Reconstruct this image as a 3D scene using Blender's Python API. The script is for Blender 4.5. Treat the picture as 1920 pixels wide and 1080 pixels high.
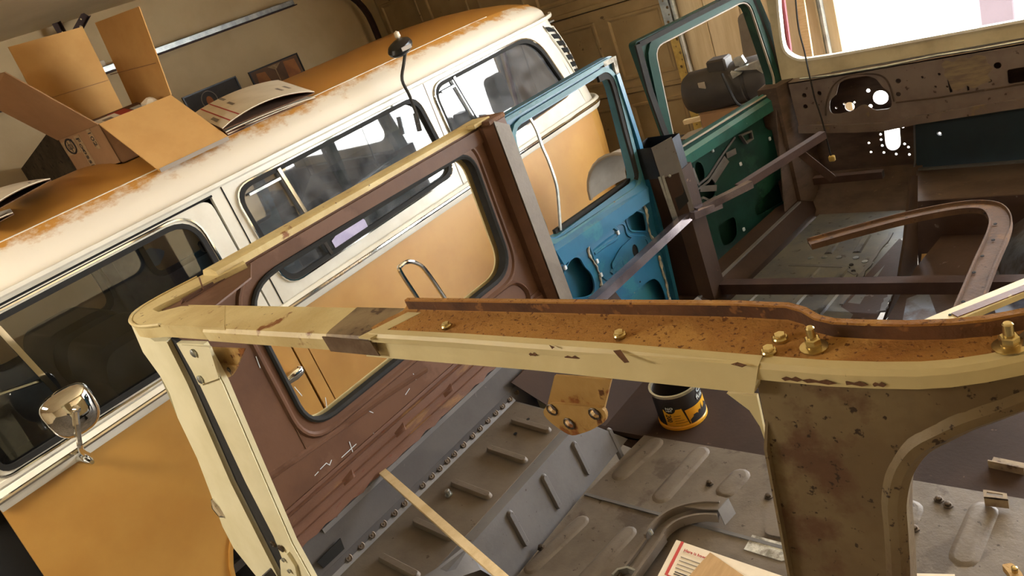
import bpy, bmesh, math, random
from mathutils import Vector, Matrix
random.seed(7)
S = bpy.context.scene
C = S.collection
for o in list(bpy.data.objects):
    bpy.data.objects.remove(o)
PI = math.pi
V = Vector

# ------------------------------------------------------------ camera, sky, lights, exposure
cd = bpy.data.cameras.new('camera'); cam = bpy.data.objects.new('camera', cd); C.objects.link(cam)
yaw, pitch, roll = math.radians(48.55), math.radians(22.15), math.radians(21.73)
fw = V((-math.sin(yaw)*math.cos(pitch), math.cos(yaw)*math.cos(pitch), -math.sin(pitch)))
r0 = V((math.cos(yaw), math.sin(yaw), 0)); d0 = fw.cross(r0)
rt = math.cos(roll)*r0 + math.sin(roll)*d0
dn = -math.sin(roll)*r0 + math.cos(roll)*d0
M = Matrix((rt, -dn, -fw)).transposed().to_4x4(); M.translation = (0, 0, 2.08)
cam.matrix_world = M
cd.sensor_width = 36; cd.lens = 36*1427/1920; cd.clip_start = .02
S.camera = cam
W = bpy.data.worlds.new('sky'); S.world = W; W.use_nodes = True
bg = W.node_tree.nodes['Background']; bg.inputs[0].default_value = (.93, .97, 1, 1); bg.inputs[1].default_value = 31.0
def area(name, loc, target, sx, sy, power, col):
    l = bpy.data.lights.new(name, 'AREA'); l.shape = 'RECTANGLE'; l.size = sx; l.size_y = sy; l.energy = power; l.color = col
    o = bpy.data.objects.new(name, l); C.objects.link(o); o.location = loc
    o.rotation_euler = (V(target)-V(loc)).to_track_quat('-Z', 'Y').to_euler(); return o
sn = bpy.data.lights.new('sun', 'SUN'); sn.energy = 6; sn.angle = .02; sn.color = (1, .96, .88)
so = bpy.data.objects.new('sun', sn); C.objects.link(so); so.rotation_euler = (math.radians(35), math.radians(25), 0)
area('ceiling_shop_light', (-2.7, -1.0, 2.69), (-2.7, -.95, 0), 1.4, .5, 105, (1, .905, .75))
pt = area('garage_opening_portal', (.35, 5.06, 1.1), (.35, 0, 1.1), 4.4, 2.15, 1, (1, 1, 1)); pt.data.cycles.is_portal = True
S.view_settings.view_transform = 'Standard'; S.view_settings.look = 'None'
S.view_settings.exposure = 0.0; S.view_settings.gamma = 1; S.view_settings.use_curve_mapping = False

# ------------------------------------------------------------ materials
def lin(h):
    h = h.lstrip('#'); c = [int(h[i:i+2], 16)/255 for i in (0, 2, 4)]
    return tuple((x/12.92 if x <= .04045 else ((x+.055)/1.055)**2.4) for x in c) + (1,)
MATS = {}
def mat(name, c1, c2=None, scale=4, lo=.42, hi=.62, c3=None, s3=40, t3=.66, rough=.55, metal=0, bump=.08, bs=80, coat=0, stretch=(1, 1, 1), c4=None, s4=9, t4=.62):
    m = bpy.data.materials.new(name); m.use_nodes = True; N = m.node_tree.nodes; L = m.node_tree.links
    b = N['Principled BSDF']; b.inputs['Roughness'].default_value = rough; b.inputs['Metallic'].default_value = metal
    b.inputs['Coat Weight'].default_value = coat; b.inputs['Coat Roughness'].default_value = .15
    tc = N.new('ShaderNodeTexCoord'); mp = N.new('ShaderNodeMapping'); mp.inputs['Scale'].default_value = stretch
    L.new(tc.outputs['Object'], mp.inputs[0])
    def noise(s, d=5):
        n = N.new('ShaderNodeTexNoise'); n.inputs['Scale'].default_value = s; n.inputs['Detail'].default_value = d
        n.inputs['Roughness'].default_value = .62; L.new(mp.outputs[0], n.inputs['Vector']); return n.outputs['Fac']
    def ramp(src, a, z):
        r = N.new('ShaderNodeMapRange'); r.inputs[1].default_value = a; r.inputs[2].default_value = z; L.new(src, r.inputs[0]); return r.outputs[0]
    def mix(fac, a, bb):
        x = N.new('ShaderNodeMix'); x.data_type = 'RGBA'; L.new(fac, x.inputs[0])
        for i, v in ((6, a), (7, bb)):
            if isinstance(v, tuple): x.inputs[i].default_value = v
            else: L.new(v, x.inputs[i])
        return x.outputs[2]
    col = lin(c1)
    if c2: col = mix(ramp(noise(scale), lo, hi), col, lin(c2))
    if c4: col = mix(ramp(noise(s4, 7), t4, t4+.05), col, lin(c4))
    if c3: col = mix(ramp(noise(s3, 3), t3, t3+.05), col, lin(c3))
    if isinstance(col, tuple): b.inputs['Base Color'].default_value = col
    else: L.new(col, b.inputs['Base Color'])
    if bump:
        bp = N.new('ShaderNodeBump'); bp.inputs['Strength'].default_value = bump; bp.inputs['Distance'].default_value = .01
        L.new(noise(bs, 4), bp.inputs['Height']); L.new(bp.outputs[0], b.inputs['Normal'])
    MATS[name] = m; return m
wall_m = mat('wall_paint', '#c4ae88', '#bba47e', 2, bump=.12, bs=160, rough=.85)
ceil_m = mat('ceiling_paint', '#d0bb95', '#c6b08a', 1.5, bump=.15, bs=140, rough=.9)
conc_m = mat('concrete', '#6d655b', '#544d45', 3, c3='#3a332c', s3=11, t3=.64, rough=.8, bump=.2, bs=60)
drive_m = mat('driveway_concrete', '#cfccc4', '#bdb9b0', 2, rough=.9)
gdoor_m = mat('garage_door_paint', '#a18a64', '#937c57', 3, c3='#5f4c33', s3=13, t3=.68, rough=.6, bump=.1)
wood_m = mat('old_plywood', '#d6c5a8', '#c6b291', 3, stretch=(6, 6, .6), rough=.8)
galv_m = mat('galvanised_steel', '#b3b6b4', '#8f9494', 12, rough=.35, metal=.9, bump=.05)
zinc_m = mat('yellow_zinc_steel', '#d2b566', '#b0944e', 10, rough=.45, metal=.1)
chrome_m = mat('chrome', '#e6e6e4', rough=.08, metal=1, bump=0)
orange_m = mat('orange_paint', '#ba8a3f', '#b28037', 3, rough=.45, bump=.02, bs=30, coat=1.0)
orange_m.node_tree.nodes['Principled BSDF'].inputs['Coat Roughness'].default_value = .42
white_m = mat('white_van_paint', '#dcd8cc', '#d0cabc', 4, rough=.32, bump=.02, coat=.2)
trim_m = mat('stained_white_paint', '#d6d0c2', '#b98f58', 5, lo=.55, hi=.75, rough=.4)
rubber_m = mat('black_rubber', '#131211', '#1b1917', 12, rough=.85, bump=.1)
black_m = mat('black_paint', '#151414', rough=.35, bump=0)
vinyl_m = mat('black_vinyl', '#0c0c0e', '#131317', 6, rough=.45)
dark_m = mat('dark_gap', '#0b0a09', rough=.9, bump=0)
grey_m = mat('grey_interior_trim', '#8b9093', '#777b7e', 6, rough=.6)
liner_m = mat('headliner', '#6f6a60', '#5f5a52', 5, rough=.9)
cream_m = mat('cream_paint', '#cfc195', '#c4b588', 6, c4='#7a4a24', s4=16, t4=.71, c3='#5b3a20', s3=60, t3=.73, rough=.45, bump=.1, bs=50)
creamworn_m = mat('worn_cream_paint', '#c9b887', '#b9a472', 8, c4='#7d4d26', s4=13, t4=.63, c3='#4c2e19', s3=50, t3=.68, rough=.5, bump=.18, bs=50)
creamclean_m = mat('cream_jamb_paint', '#d0c8a8', '#c6bd9a', 5, c3='#6b4a2c', s3=30, t3=.75, rough=.45, bump=.04)
rust_m = mat('orange_rust', '#a87a3c', '#986830', 7, c4='#b38747', s4=4, t4=.55, c3='#6b421d', s3=150, t3=.60, rough=.85, bump=.45, bs=110)
rust_and_shade_m = mat('dark_rust_and_shade', '#68452a', '#4c3222', 9, c3='#835a33', s3=40, t3=.6, rough=.85, bump=.3)
primer_m = mat('brown_primer', '#5f4334', '#553b2e', 4, c4='#684c3e', s4=3, t4=.55, c3='#b59a88', s3=38, t3=.755, rough=.5, bump=.06, bs=40)
primerlow_m = mat('stained_brown_primer', '#604234', '#583b2c', 7, c4='#755537', s4=9, t4=.58, c3='#5a3020', s3=36, t3=.64, rough=.55, bump=.15, stretch=(1, .5, 2))
baresteel_m = mat('pitted_bare_steel', '#7a6b50', '#68573f', 5, lo=.4, hi=.6, c4='#5c4230', s4=4, t4=.58, c3='#33241a', s3=85, t3=.62, rough=.55, metal=.25, bump=.12)
patch_m = mat('bare_primer_patch', '#8d7b5f', '#6d5a45', 14, c3='#4f3b2b', s3=30, t3=.6, rough=.6, metal=.2)
patchd_m = mat('dark_primer_patch', '#57422f', '#6b5845', 22, rough=.6)
steel_m = mat('grey_sheet_steel', '#6a6869', '#5f5d5e', 5, c3='#49413c', s3=60, t3=.68, rough=.55, metal=.25, bump=.06)
whtop_m = mat('grey_brown_primer', '#6a6056', '#5d5349', 5, c3='#463b31', s3=55, t3=.69, rough=.6, metal=.15, bump=.08)
floor_m = mat('worn_floor_steel', '#6c6258', '#5d5349', 6, c4='#4f453c', s4=5, t4=.58, c3='#3d332b', s3=50, t3=.67, rough=.55, metal=.2, bump=.12)
brownsteel_m = mat('brown_floor_steel', '#38281f', '#2f211a', 4, c3='#54402f', s3=30, t3=.7, rough=.8, metal=0, bump=.06)
frontfloor_m = mat('front_floor_steel', '#76746c', '#5f6064', 4, c3='#4a443d', s3=20, t3=.62, rough=.45, metal=.4, bump=.06)
tunnel_m = mat('tunnel_primer', '#463630', '#3b2c27', 4, c3='#6d6560', s3=18, t3=.67, rough=.55, metal=.0)
silver_m = mat('silver_rub_through', '#6d7482', '#493e3b', 7, lo=.45, hi=.6, rough=.35, metal=.5)
dash_m = mat('dash_primer', '#766860', '#62524c', 3, c4='#77654f', s4=6, t4=.6, c3='#46332b', s3=26, t3=.66, rough=.5, metal=.2, bump=.08)
navy_m = mat('dark_teal_primer', '#21323a', '#1c2b33', 4, rough=.5, metal=.1)
fire_m = mat('firewall_primer', '#5a4a40', '#483a33', 5, c3='#6a5849', s3=30, t3=.66, rough=.55, metal=.2, stretch=(1, 1, 3))
wsframe_m = mat('windshield_frame_paint', '#c2b698', '#a99c80', 4, c3='#6b4b30', s3=22, t3=.72, rough=.45)
blue_m = mat('blue_door_paint', '#22668c', '#1e5d80', 5, c4='#2c7288', s4=4, t4=.58, c3='#6e7f7c', s3=30, t3=.72, rough=.35, coat=.2, bump=.03)
teal_m = mat('faded_teal_frame', '#2f6270', '#3f7280', 7, c3='#6b5a44', s3=26, t3=.66, rough=.5, bump=.1)
green_m = mat('dark_green_door_paint', '#133a34', '#0f2f2a', 5, c4='#1b4438', s4=4, t4=.58, c3='#4b5a50', s3=34, t3=.72, rough=.55, coat=0, bump=.04)
greenlt_m = mat('lit_worn_green', '#235850', '#1b463f', 7, c3='#a3b7ae', s3=30, t3=.7, rough=.35, coat=.2)  # lighter green paints the ledge's highlight; pale specks are worn paint
glue_m = mat('white_adhesive_residue', '#b9b7ae', '#6d675b', 24, rough=.8, bump=.4)
tube_m = mat('bare_tube_steel', '#aaa1a8', '#857b83', 7, rough=.24, metal=.9, bump=.03)
tubebrown_m = mat('rusty_tube_steel', '#43322d', '#382925', 7, rough=.6, metal=.2, bump=.05)
boxsteel_m = mat('mill_scale_steel', '#3f4248', '#34363b', 5, rough=.4, metal=.6)
gold_m = mat('zinc_plated_bolt', '#d2c08c', '#bda873', 20, rough=.25, metal=.9, bump=.03)
boltdark_m = mat('dark_bolt', '#54473a', '#3f352c', 20, rough=.5, metal=.6)
goldbr_m = mat('gold_bracket_paint', '#ac8a52', '#9c7840', 9, c4='#7f4a1c', s4=16, t4=.56, c3='#5b3413', s3=40, t3=.63, rough=.5, metal=.2, bump=.2)
card_m = mat('cardboard', '#c2965a', '#ba8d52', 5, rough=.85, bump=.05, bs=120)
cardin_m = mat('cardboard_outside', '#987350', '#8f6b48', 5, rough=.85, bump=.05, bs=120)
kraft_m = mat('kraft_paper', '#b59468', '#aa895e', 9, rough=.85, stretch=(8, 1, 1))
paper_m = mat('white_box_board', '#e0d5c2', '#d6cab5', 6, rough=.75, bump=0)
kraftdark_m = mat('brown_board_inside', '#6b4a33', '#5c3f2b', 6, rough=.9)
red_m = mat('red_print', '#b5403a', rough=.7, bump=0)
navyink_m = mat('navy_print', '#27304f', rough=.7, bump=0)
ink_m = mat('black_print', '#211c1e', rough=.7, bump=0)
greyink_m = mat('grey_print', '#8a7f74', rough=.7, bump=0)
print_m = mat('pale_print_ground', '#a58a66', '#8d7352', 30, rough=.8, bump=0)
mat_m = mat('dark_mottled_felt', '#3a3022', '#4c4130', 9, c3='#241c13', s3=26, t3=.6, rough=.95, bump=.3)
yellow_m = mat('yellow_can_label', '#d9a427', '#cf8d22', 3, rough=.4, bump=0)
rim_m = mat('tin_rim', '#c6bfa8', rough=.25, metal=.8, bump=0)
tan_m = mat('grey_seat_vinyl', '#5f564b', '#554c42', 8, rough=.7, bump=.15)
tank_m = mat('dark_tank_cover', '#2d2722', '#352e28', 8, rough=.6)
steeldark_m = mat('dark_grey_steel', '#4b4848', '#423f40', 5, c3='#5f5a58', s3=40, t3=.7, rough=.7, metal=0, bump=.06)
trimrust_m = mat('brown_rusty_trim', '#5a4230', '#4c3729', 8, c4='#684b30', s4=7, t4=.58, c3='#3d2a1b', s3=60, t3=.64, rough=.7, bump=.2)
scrape_m = mat('tan_scraped_primer', '#7c6b52', '#655548', 10, rough=.6, stretch=(1, 1, 6))
lilac_m = mat('lilac_sticker', '#b9b2cf', '#a79fc2', 9, rough=.6, bump=0)
pink_m = mat('pink_sticker', '#b54a7a', rough=.6, bump=0)
lath_m = mat('pale_wood_lath', '#cdb892', '#bda57c', 5, stretch=(3, 3, 20), rough=.7)
fender_m = mat('pale_grey_fender_primer', '#9d9284', '#8d8275', 5, rough=.6)
redpaint_m = mat('faded_red_paint', '#8a3f4a', '#7d3742', 4, rough=.6)
postred_m = mat('deep_red_post', '#2d2026', '#2a1d23', 4, rough=.7)
maroon_m = mat('maroon_paint', '#59291f', '#6b4430', 9, c3='#c9b583', s3=14, t3=.6, rough=.5)
skin_m = mat('print_skin_tone', '#a5653c', rough=.8, bump=0)
pbrown_m = mat('print_brown', '#5e4026', '#6c4b2c', 6, rough=.6, bump=0)
porange_m = mat('print_orange', '#a5672c', '#8f5624', 6, rough=.6, bump=0)
pale_m = mat('pale_sticker', '#c9d3dc', rough=.6, bump=0)
mirror_m = mat('mirror_back_chrome', '#d8d4cc', rough=.05, metal=1, bump=0)
for n_ in ('brown_floor_steel', 'rusty_tube_steel', 'brown_rusty_trim', 'tunnel_primer', 'firewall_primer', 'dark_grey_steel', 'dark_green_door_paint', 'brown_primer', 'stained_brown_primer', 'front_floor_steel'):
    MATS[n_].node_tree.nodes['Principled BSDF'].inputs['Specular IOR Level'].default_value = .22
# roof: orange, with the clear coat faded to white outside the crease line
def roof_mat():
    m = bpy.data.materials.new('faded_roof_paint'); m.use_nodes = True; N = m.node_tree.nodes; L = m.node_tree.links
    b = N['Principled BSDF']; b.inputs['Roughness'].default_value = .45
    tc = N.new('ShaderNodeTexCoord'); sx = N.new('ShaderNodeSeparateXYZ'); L.new(tc.outputs['Object'], sx.inputs[0])
    mp = N.new('ShaderNodeMapping'); mp.inputs['Scale'].default_value = (1.6, 1, 1); L.new(tc.outputs['Object'], mp.inputs[0])
    n = N.new('ShaderNodeTexNoise'); n.inputs['Scale'].default_value = 7; n.inputs['Detail'].default_value = 9; n.inputs['Roughness'].default_value = .7; L.new(mp.outputs[0], n.inputs['Vector'])
    a = N.new('ShaderNodeMath'); a.operation = 'MULTIPLY_ADD'; a.inputs[1].default_value = .26; L.new(n.outputs['Fac'], a.inputs[0]); L.new(sx.outputs[0], a.inputs[2])
    r = N.new('ShaderNodeMapRange'); r.inputs[1].default_value = -3.32; r.inputs[2].default_value = -3.27; L.new(a.outputs[0], r.inputs[0])
    g = N.new('ShaderNodeMath'); g.operation = 'GREATER_THAN'; g.inputs[1].default_value = -3.452; L.new(sx.outputs[0], g.inputs[0])
    k = N.new('ShaderNodeMath'); k.operation = 'MULTIPLY'; L.new(r.outputs[0], k.inputs[0]); L.new(g.outputs[0], k.inputs[1])
    x = N.new('ShaderNodeMix'); x.data_type = 'RGBA'; L.new(k.outputs[0], x.inputs[0]); x.inputs[6].default_value = lin('#b47f38'); x.inputs[7].default_value = lin('#d9d0c0')
    L.new(x.outputs[2], b.inputs['Base Color']); return m
roof_m = roof_mat()
def glass_mat(name, dust, tint, gl=.12):
    m = bpy.data.materials.new(name); m.use_nodes = True; N = m.node_tree.nodes; L = m.node_tree.links
    for n in list(N): N.remove(n)
    out = N.new('ShaderNodeOutputMaterial'); t = N.new('ShaderNodeBsdfTransparent'); t.inputs[0].default_value = tint
    d = N.new('ShaderNodeBsdfDiffuse'); d.inputs[0].default_value = (.55, .57, .6, 1)
    g = N.new('ShaderNodeBsdfGlossy'); g.inputs['Roughness'].default_value = .02
    tc = N.new('ShaderNodeTexCoord'); ns = N.new('ShaderNodeTexNoise'); ns.inputs['Scale'].default_value = 6; ns.inputs['Detail'].default_value = 8; ns.inputs['Distortion'].default_value = 1.2
    L.new(tc.outputs['Object'], ns.inputs['Vector'])
    r = N.new('ShaderNodeMapRange'); r.inputs[1].default_value = .35; r.inputs[2].default_value = .75; r.inputs[3].default_value = dust*.4; r.inputs[4].default_value = dust*1.7; L.new(ns.outputs['Fac'], r.inputs[0])
    m1 = N.new('ShaderNodeMixShader'); L.new(r.outputs[0], m1.inputs[0]); L.new(t.outputs[0], m1.inputs[1]); L.new(d.outputs[0], m1.inputs[2])
    lw = N.new('ShaderNodeFresnel'); lw.inputs[0].default_value = 1.5
    ad = N.new('ShaderNodeMath'); ad.operation = 'MULTIPLY_ADD'; ad.inputs[1].default_value = 1.15; ad.inputs[2].default_value = gl; L.new(lw.outputs[0], ad.inputs[0])
    m2 = N.new('ShaderNodeMixShader'); L.new(ad.outputs[0], m2.inputs[0]); L.new(m1.outputs[0], m2.inputs[1]); L.new(g.outputs[0], m2.inputs[2])
    L.new(m2.outputs[0], out.inputs[0]); return m
glass_m = glass_mat('clear_window_glass', .008, (.78, .80, .79, 1), .0)
dustglass_m = glass_mat('dusty_window_glass', .13, (.42, .45, .48, 1), .10)

# ------------------------------------------------------------ mesh helpers
class MB:
    def __init__(s): s.bm = bmesh.new()
    def box(s, c, size, bev=0, rot=None, seg=1):
        r = bmesh.ops.create_cube(s.bm, size=1); vs = r['verts']
        mm = Matrix.Translation(c) @ (rot.to_4x4() if rot is not None else Matrix.Identity(4)) @ Matrix.Diagonal((*size, 1))
        bmesh.ops.transform(s.bm, matrix=mm, verts=vs)
        if bev:
            es = list({e for v in vs for e in v.link_edges}); bmesh.ops.bevel(s.bm, geom=es, offset=bev, segments=seg, affect='EDGES', profile=.6)
        return s
    def bb(s, x0, x1, y0, y1, z0, z1, bev=0, seg=1):
        return s.box(((x0+x1)/2, (y0+y1)/2, (z0+z1)/2), (abs(x1-x0), abs(y1-y0), abs(z1-z0)), bev, None, seg)
    def plate(s, outer, holes, off):
        bm = s.bm; es = []; vs = []
        for loop in [outer]+list(holes):
            lv = [bm.verts.new(V(p)) for p in loop]; vs += lv
            for i in range(len(lv)): es.append(bm.edges.new((lv[i], lv[(i+1) % len(lv)])))
        n = V((0, 0, 0)); o = [V(p) for p in outer]
        for i in range(len(o)): n += o[i].cross(o[(i+1) % len(o)])
        r = bmesh.ops.triangle_fill(bm, use_beauty=True, use_dissolve=False, edges=es, normal=n.normalized())
        fs = [g for g in r['geom'] if isinstance(g, bmesh.types.BMFace)]
        if off is not None:
            ex = bmesh.ops.extrude_face_region(bm, geom=fs)
            nv = [g for g in ex['geom'] if isinstance(g, bmesh.types.BMVert)]
            bmesh.ops.translate(bm, vec=V(off), verts=nv)
        return s
    def sweep(s, path, prof, closed=False, up=(0, 0, 1), caps=True, scale=None):
        bm = s.bm; P = [V(p) for p in path]; n = len(P); rings = []; up = V(up)
        for i in range(n):
            a = P[(i-1) % n] if closed or i > 0 else P[i]; b = P[(i+1) % n] if closed or i < n-1 else P[i]
            t = (b-a).normalized(); sd = t.cross(up)
            if sd.length < 1e-4: sd = t.cross(V((.3, .9, .1)))
            sd.normalize(); u = sd.cross(t).normalized()
            k = 1.0
            if 0 < i < n-1 or closed:
                t1 = (P[i]-a).normalized(); t2 = (b-P[i]).normalized(); cs = max(.35, math.sqrt(max(0, (1+t1.dot(t2))/2))); k = 1/cs
            f = scale[i] if scale else 1
            rings.append([bm.verts.new(P[i] + sd*(x*f*k) + u*(y*f)) for x, y in prof])
        m = len(prof)
        for i in range(n if closed else n-1):
            A, B = rings[i], rings[(i+1) % n]
            for j in range(m): bm.faces.new((A[j], A[(j+1) % m], B[(j+1) % m], B[j]))
        if not closed and caps: bm.faces.new(rings[0][::-1]); bm.faces.new(rings[-1])
        return s
    def tube(s, path, r, n=8, closed=False, scale=None):
        bm = s.bm; P = [V(p) for p in path]; m = len(P); rings = []
        t = (P[1]-P[0]).normalized(); u = t.orthogonal().normalized()
        for i in range(m):
            a = P[(i-1) % m] if closed or i > 0 else P[i]; b = P[(i+1) % m] if closed or i < m-1 else P[i]
            t = (b-a).normalized(); u = (u - t*u.dot(t)).normalized(); w = t.cross(u)
            f = r*(scale[i] if scale else 1)
            rings.append([bm.verts.new(P[i] + (u*math.cos(2*PI*k/n) + w*math.sin(2*PI*k/n))*f) for k in range(n)])
        for i in range(m if closed else m-1):
            A, B = rings[i], rings[(i+1) % m]
            for j in range(n): bm.faces.new((A[j], A[(j+1) % n], B[(j+1) % n], B[j]))
        if not closed: bm.faces.new(rings[0][::-1]); bm.faces.new(rings[-1])
        return s
    def loft(s, rings, closed=True, caps=True):
        bm = s.bm; R = [[bm.verts.new(V(p)) for p in r] for r in rings]; m = len(R[0])
        for A, B in zip(R, R[1:]):
            for j in range(m if closed else m-1): bm.faces.new((A[j], A[(j+1) % m], B[(j+1) % m], B[j]))
        if caps and closed: bm.faces.new(R[0][::-1]); bm.faces.new(R[-1])
        return s
    def lathe(s, prof, n=20, c=(0, 0, 0), axis=None, caps=True):
        rings = [[(r*math.cos(2*PI*k/n), r*math.sin(2*PI*k/n), z) for k in range(n)] for r, z in prof]
        mm = Matrix.Translation(c) @ (V((0, 0, 1)).rotation_difference(V(axis)).to_matrix().to_4x4() if axis else Matrix.Identity(4))
        return s.loft([[mm @ V(p) for p in r] for r in rings], True, caps)
def rp(pts, r, n=4):
    P = [V(p) for p in pts]; out = []; m = len(P)
    for i in range(m):
        rr = r[i] if isinstance(r, (list, tuple)) else r
        a, b, c = P[i-1], P[i], P[(i+1) % m]
        if rr <= 0: out.append(b); continue
        d1 = min(rr, (a-b).length*.48); d2 = min(rr, (c-b).length*.48)
        p = b+(a-b).normalized()*d1; q = b+(c-b).normalized()*d2
        for k in range(n+1):
            t = k/n; out.append(p*(1-t)**2 + b*(2*t*(1-t))*.92 + (p+q)*(t*(1-t)*.08) + q*t*t)
    return out
def smooth_path(pts, n=5):
    P = [V(p) for p in pts]; P = [P[0]*2-P[1]]+P+[P[-1]*2-P[-2]]; out = []
    for i in range(1, len(P)-2):
        for k in range(n):
            t = k/n; a, b, c, d = P[i-1], P[i], P[i+1], P[i+2]
            out.append(.5*((2*b)+(c-a)*t+(2*a-5*b+4*c-d)*t*t+(3*b-a-3*c+d)*t**3))
    out.append(P[-2]); return out
def rect(w, h, cx=0, cy=0): return [(cx-w/2, cy-h/2), (cx+w/2, cy-h/2), (cx+w/2, cy+h/2), (cx-w/2, cy+h/2)]
def circ(r, n=8): return [(r*math.cos(2*PI*k/n), r*math.sin(2*PI*k/n)) for k in range(n)]
def X2(x, pts): return [(x, a, b) for a, b in pts]
def Y2(y, pts): return [(a, y, b) for a, b in pts]
def off(pts, d): return [V(p)+V(d) for p in pts]
def disc(c, r, ax, n=14, ry=None):
    c = V(c); u = {'x': V((0, 1, 0)), 'y': V((1, 0, 0)), 'z': V((1, 0, 0))}[ax]; w = {'x': V((0, 0, 1)), 'y': V((0, 0, 1)), 'z': V((0, 1, 0))}[ax]
    return [c+u*(r*math.cos(2*PI*k/n))+w*((ry or r)*math.sin(2*PI*k/n)) for k in range(n)]
WL = {}
def obj(name, mb, m, parent=None, smooth=True, center=True, kind=None, label=None):
    bm = mb.bm
    bmesh.ops.recalc_face_normals(bm, faces=bm.faces)
    me = bpy.data.meshes.new(name)
    vs = [v.co for v in bm.verts]
    c = V((0, 0, 0))
    if center:
        c = V([(min(v[i] for v in vs)+max(v[i] for v in vs))/2 for i in range(3)])
        bmesh.ops.translate(bm, vec=-c, verts=bm.verts)
    bm.to_mesh(me); bm.free()
    me.materials.append(m)
    if smooth:
        for p in me.polygons: p.use_smooth = True
        try: me.set_sharp_from_angle(angle=math.radians(32))
        except Exception: pass
    return place(name, me, c, parent, kind=kind, label=label)
def place(name, me, loc, parent=None, rot=None, kind=None, label=None):
    o = bpy.data.objects.new(name, me); C.objects.link(o)
    loc = V(loc); WL[o.name] = loc
    if parent: o.parent = parent; o.location = loc-WL[parent.name]
    else: o.location = loc
    if rot is not None: o.rotation_euler = rot
    if kind: o['kind'] = kind
    if label: o['label'] = label
    return o
def thing(name, label, cat, loc=(0, 0, 0), group=None):
    o = bpy.data.objects.new(name, None); C.objects.link(o); o.location = loc; WL[o.name] = V(loc)
    o.empty_display_size = .1
    o['label'] = label; o['category'] = cat
    if group: o['group'] = group
    return o
def tag(o, label, cat, group=None):
    o['label'] = label; o['category'] = cat
    if group: o['group'] = group
    return o
def st(name, mb, m, **k): return obj(name, mb, m, kind='structure', **k)
def text_poly(body, size, depth=.0006):
    cu = bpy.data.curves.new('lettering', 'FONT'); cu.body = body; cu.size = size; cu.extrude = depth; cu.resolution_u = 2
    o = bpy.data.objects.new('lettering', cu); me = o.to_mesh()
    vs = [v.co.copy() for v in me.vertices]; fs = [tuple(p.vertices) for p in me.polygons]
    o.to_mesh_clear(); bpy.data.objects.remove(o); return vs, fs
def lettering(body, size, org, ux, uy, m, parent, name='lettering', fn=None):
    vs, fs = text_poly(body, size); mb = MB(); org = V(org); ux = V(ux).normalized(); uy = V(uy).normalized(); un = ux.cross(uy)
    bv = [mb.bm.verts.new(fn(v) if fn else org+ux*v.x+uy*v.y+un*v.z) for v in vs]
    for f in fs:
        try: mb.bm.faces.new([bv[i] for i in f])
        except ValueError: pass
    return obj(name, mb, m, parent, smooth=False)

# ------------------------------------------------------------ garage shell
CZ = 2.77
G = -.30          # garage floor level
st('floor', MB().bb(-6.3, 3.1, -4.1, 5.02, G-.1, G), conc_m)
st('driveway', MB().bb(-14, 14, 5.02, 30, G-.12, G-.02), drive_m)
st('ceiling', MB().bb(-6.3, 3.1, -4.1, 5.15, CZ, CZ+.1), ceil_m)
st('wall_left', MB().bb(-6.3, -6.2, -4.1, 5.15, G, CZ), wall_m)
st('wall_right', MB().bb(3, 3.1, -4.1, 5.15, G, CZ), wall_m)
st('wall_rear', MB().bb(-6.2, 3, -4.1, -4, G, CZ), wall_m)
fwl = st('wall_front', MB().bb(-6.2, -6.0, 5.02, 5.15, G, CZ).bb(-6.0, -2.95, 5.02, 5.15, 2.18, CZ).bb(-2.95, -1.86, 5.04, 5.15, G, CZ).bb(-1.86, 2.5, 5.02, 5.15, 2.18, CZ).bb(2.5, 3, 5.02, 5.15, G, CZ), wall_m)
for x0, x1 in ((-2.93, -2.74), (-2.735, -2.49), (-2.485, -2.2), (-2.195, -1.99)):
    obj('wall_board', MB().bb(x0, x1, 5.015, 5.04, G, 2.5, .004), wood_m, fwl)
st('trim_1', MB().bb(-1.99, -1.86, 4.99, 5.04, G, 2.25, .01), wood_m)
st('trim_2', MB().tube([(-1.945, 4.97, G), (-1.945, 4.97, 2.2)], .02, 10), galv_m)
# closed sectional garage door behind the van
gd = st('door_1', MB().bb(-6.0, -2.95, 5.06, 5.08, G, 2.18), gdoor_m)
def raised_panel(w, h):
    mb = MB(); o = rect(w, h); a = rect(w-.05, h-.05); b = rect(w-.11, h-.11)
    mb.loft([[(x, 0, z) for x, z in o], [(x, -.022, z) for x, z in rect(w-.02, h-.02)], [(x, -.022, z) for x, z in a], [(x, -.002, z) for x, z in b]], True, False)
    return mb
pmesh = None
zs = [G, .14, .82, 1.5, 2.18]
for i in range(1, 5):
    z0, z1 = zs[i-1]+.004, zs[i]-.004
    sec = obj('door_section', MB().bb(-5.99, -2.96, 5.02, 5.06, z0, z1, .004), gdoor_m, gd)
    if i > 1:
        obj('section_rail', MB().bb(-5.99, -2.96, 5.0, 5.02, z0, z0+.035, .004), gdoor_m, sec)
        for k in range(5):
            xc = -5.73+.6*k*1.0+.03
            if pmesh is None:
                p = obj('raised_panel', raised_panel(.5, .5), gdoor_m, sec); pmesh = p.data
                p.location = V((xc, 5.02, (z0+z1)/2+.01))-WL[sec.name]
            else: place('raised_panel', pmesh, (xc, 5.02, (z0+z1)/2+.01), sec)
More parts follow.
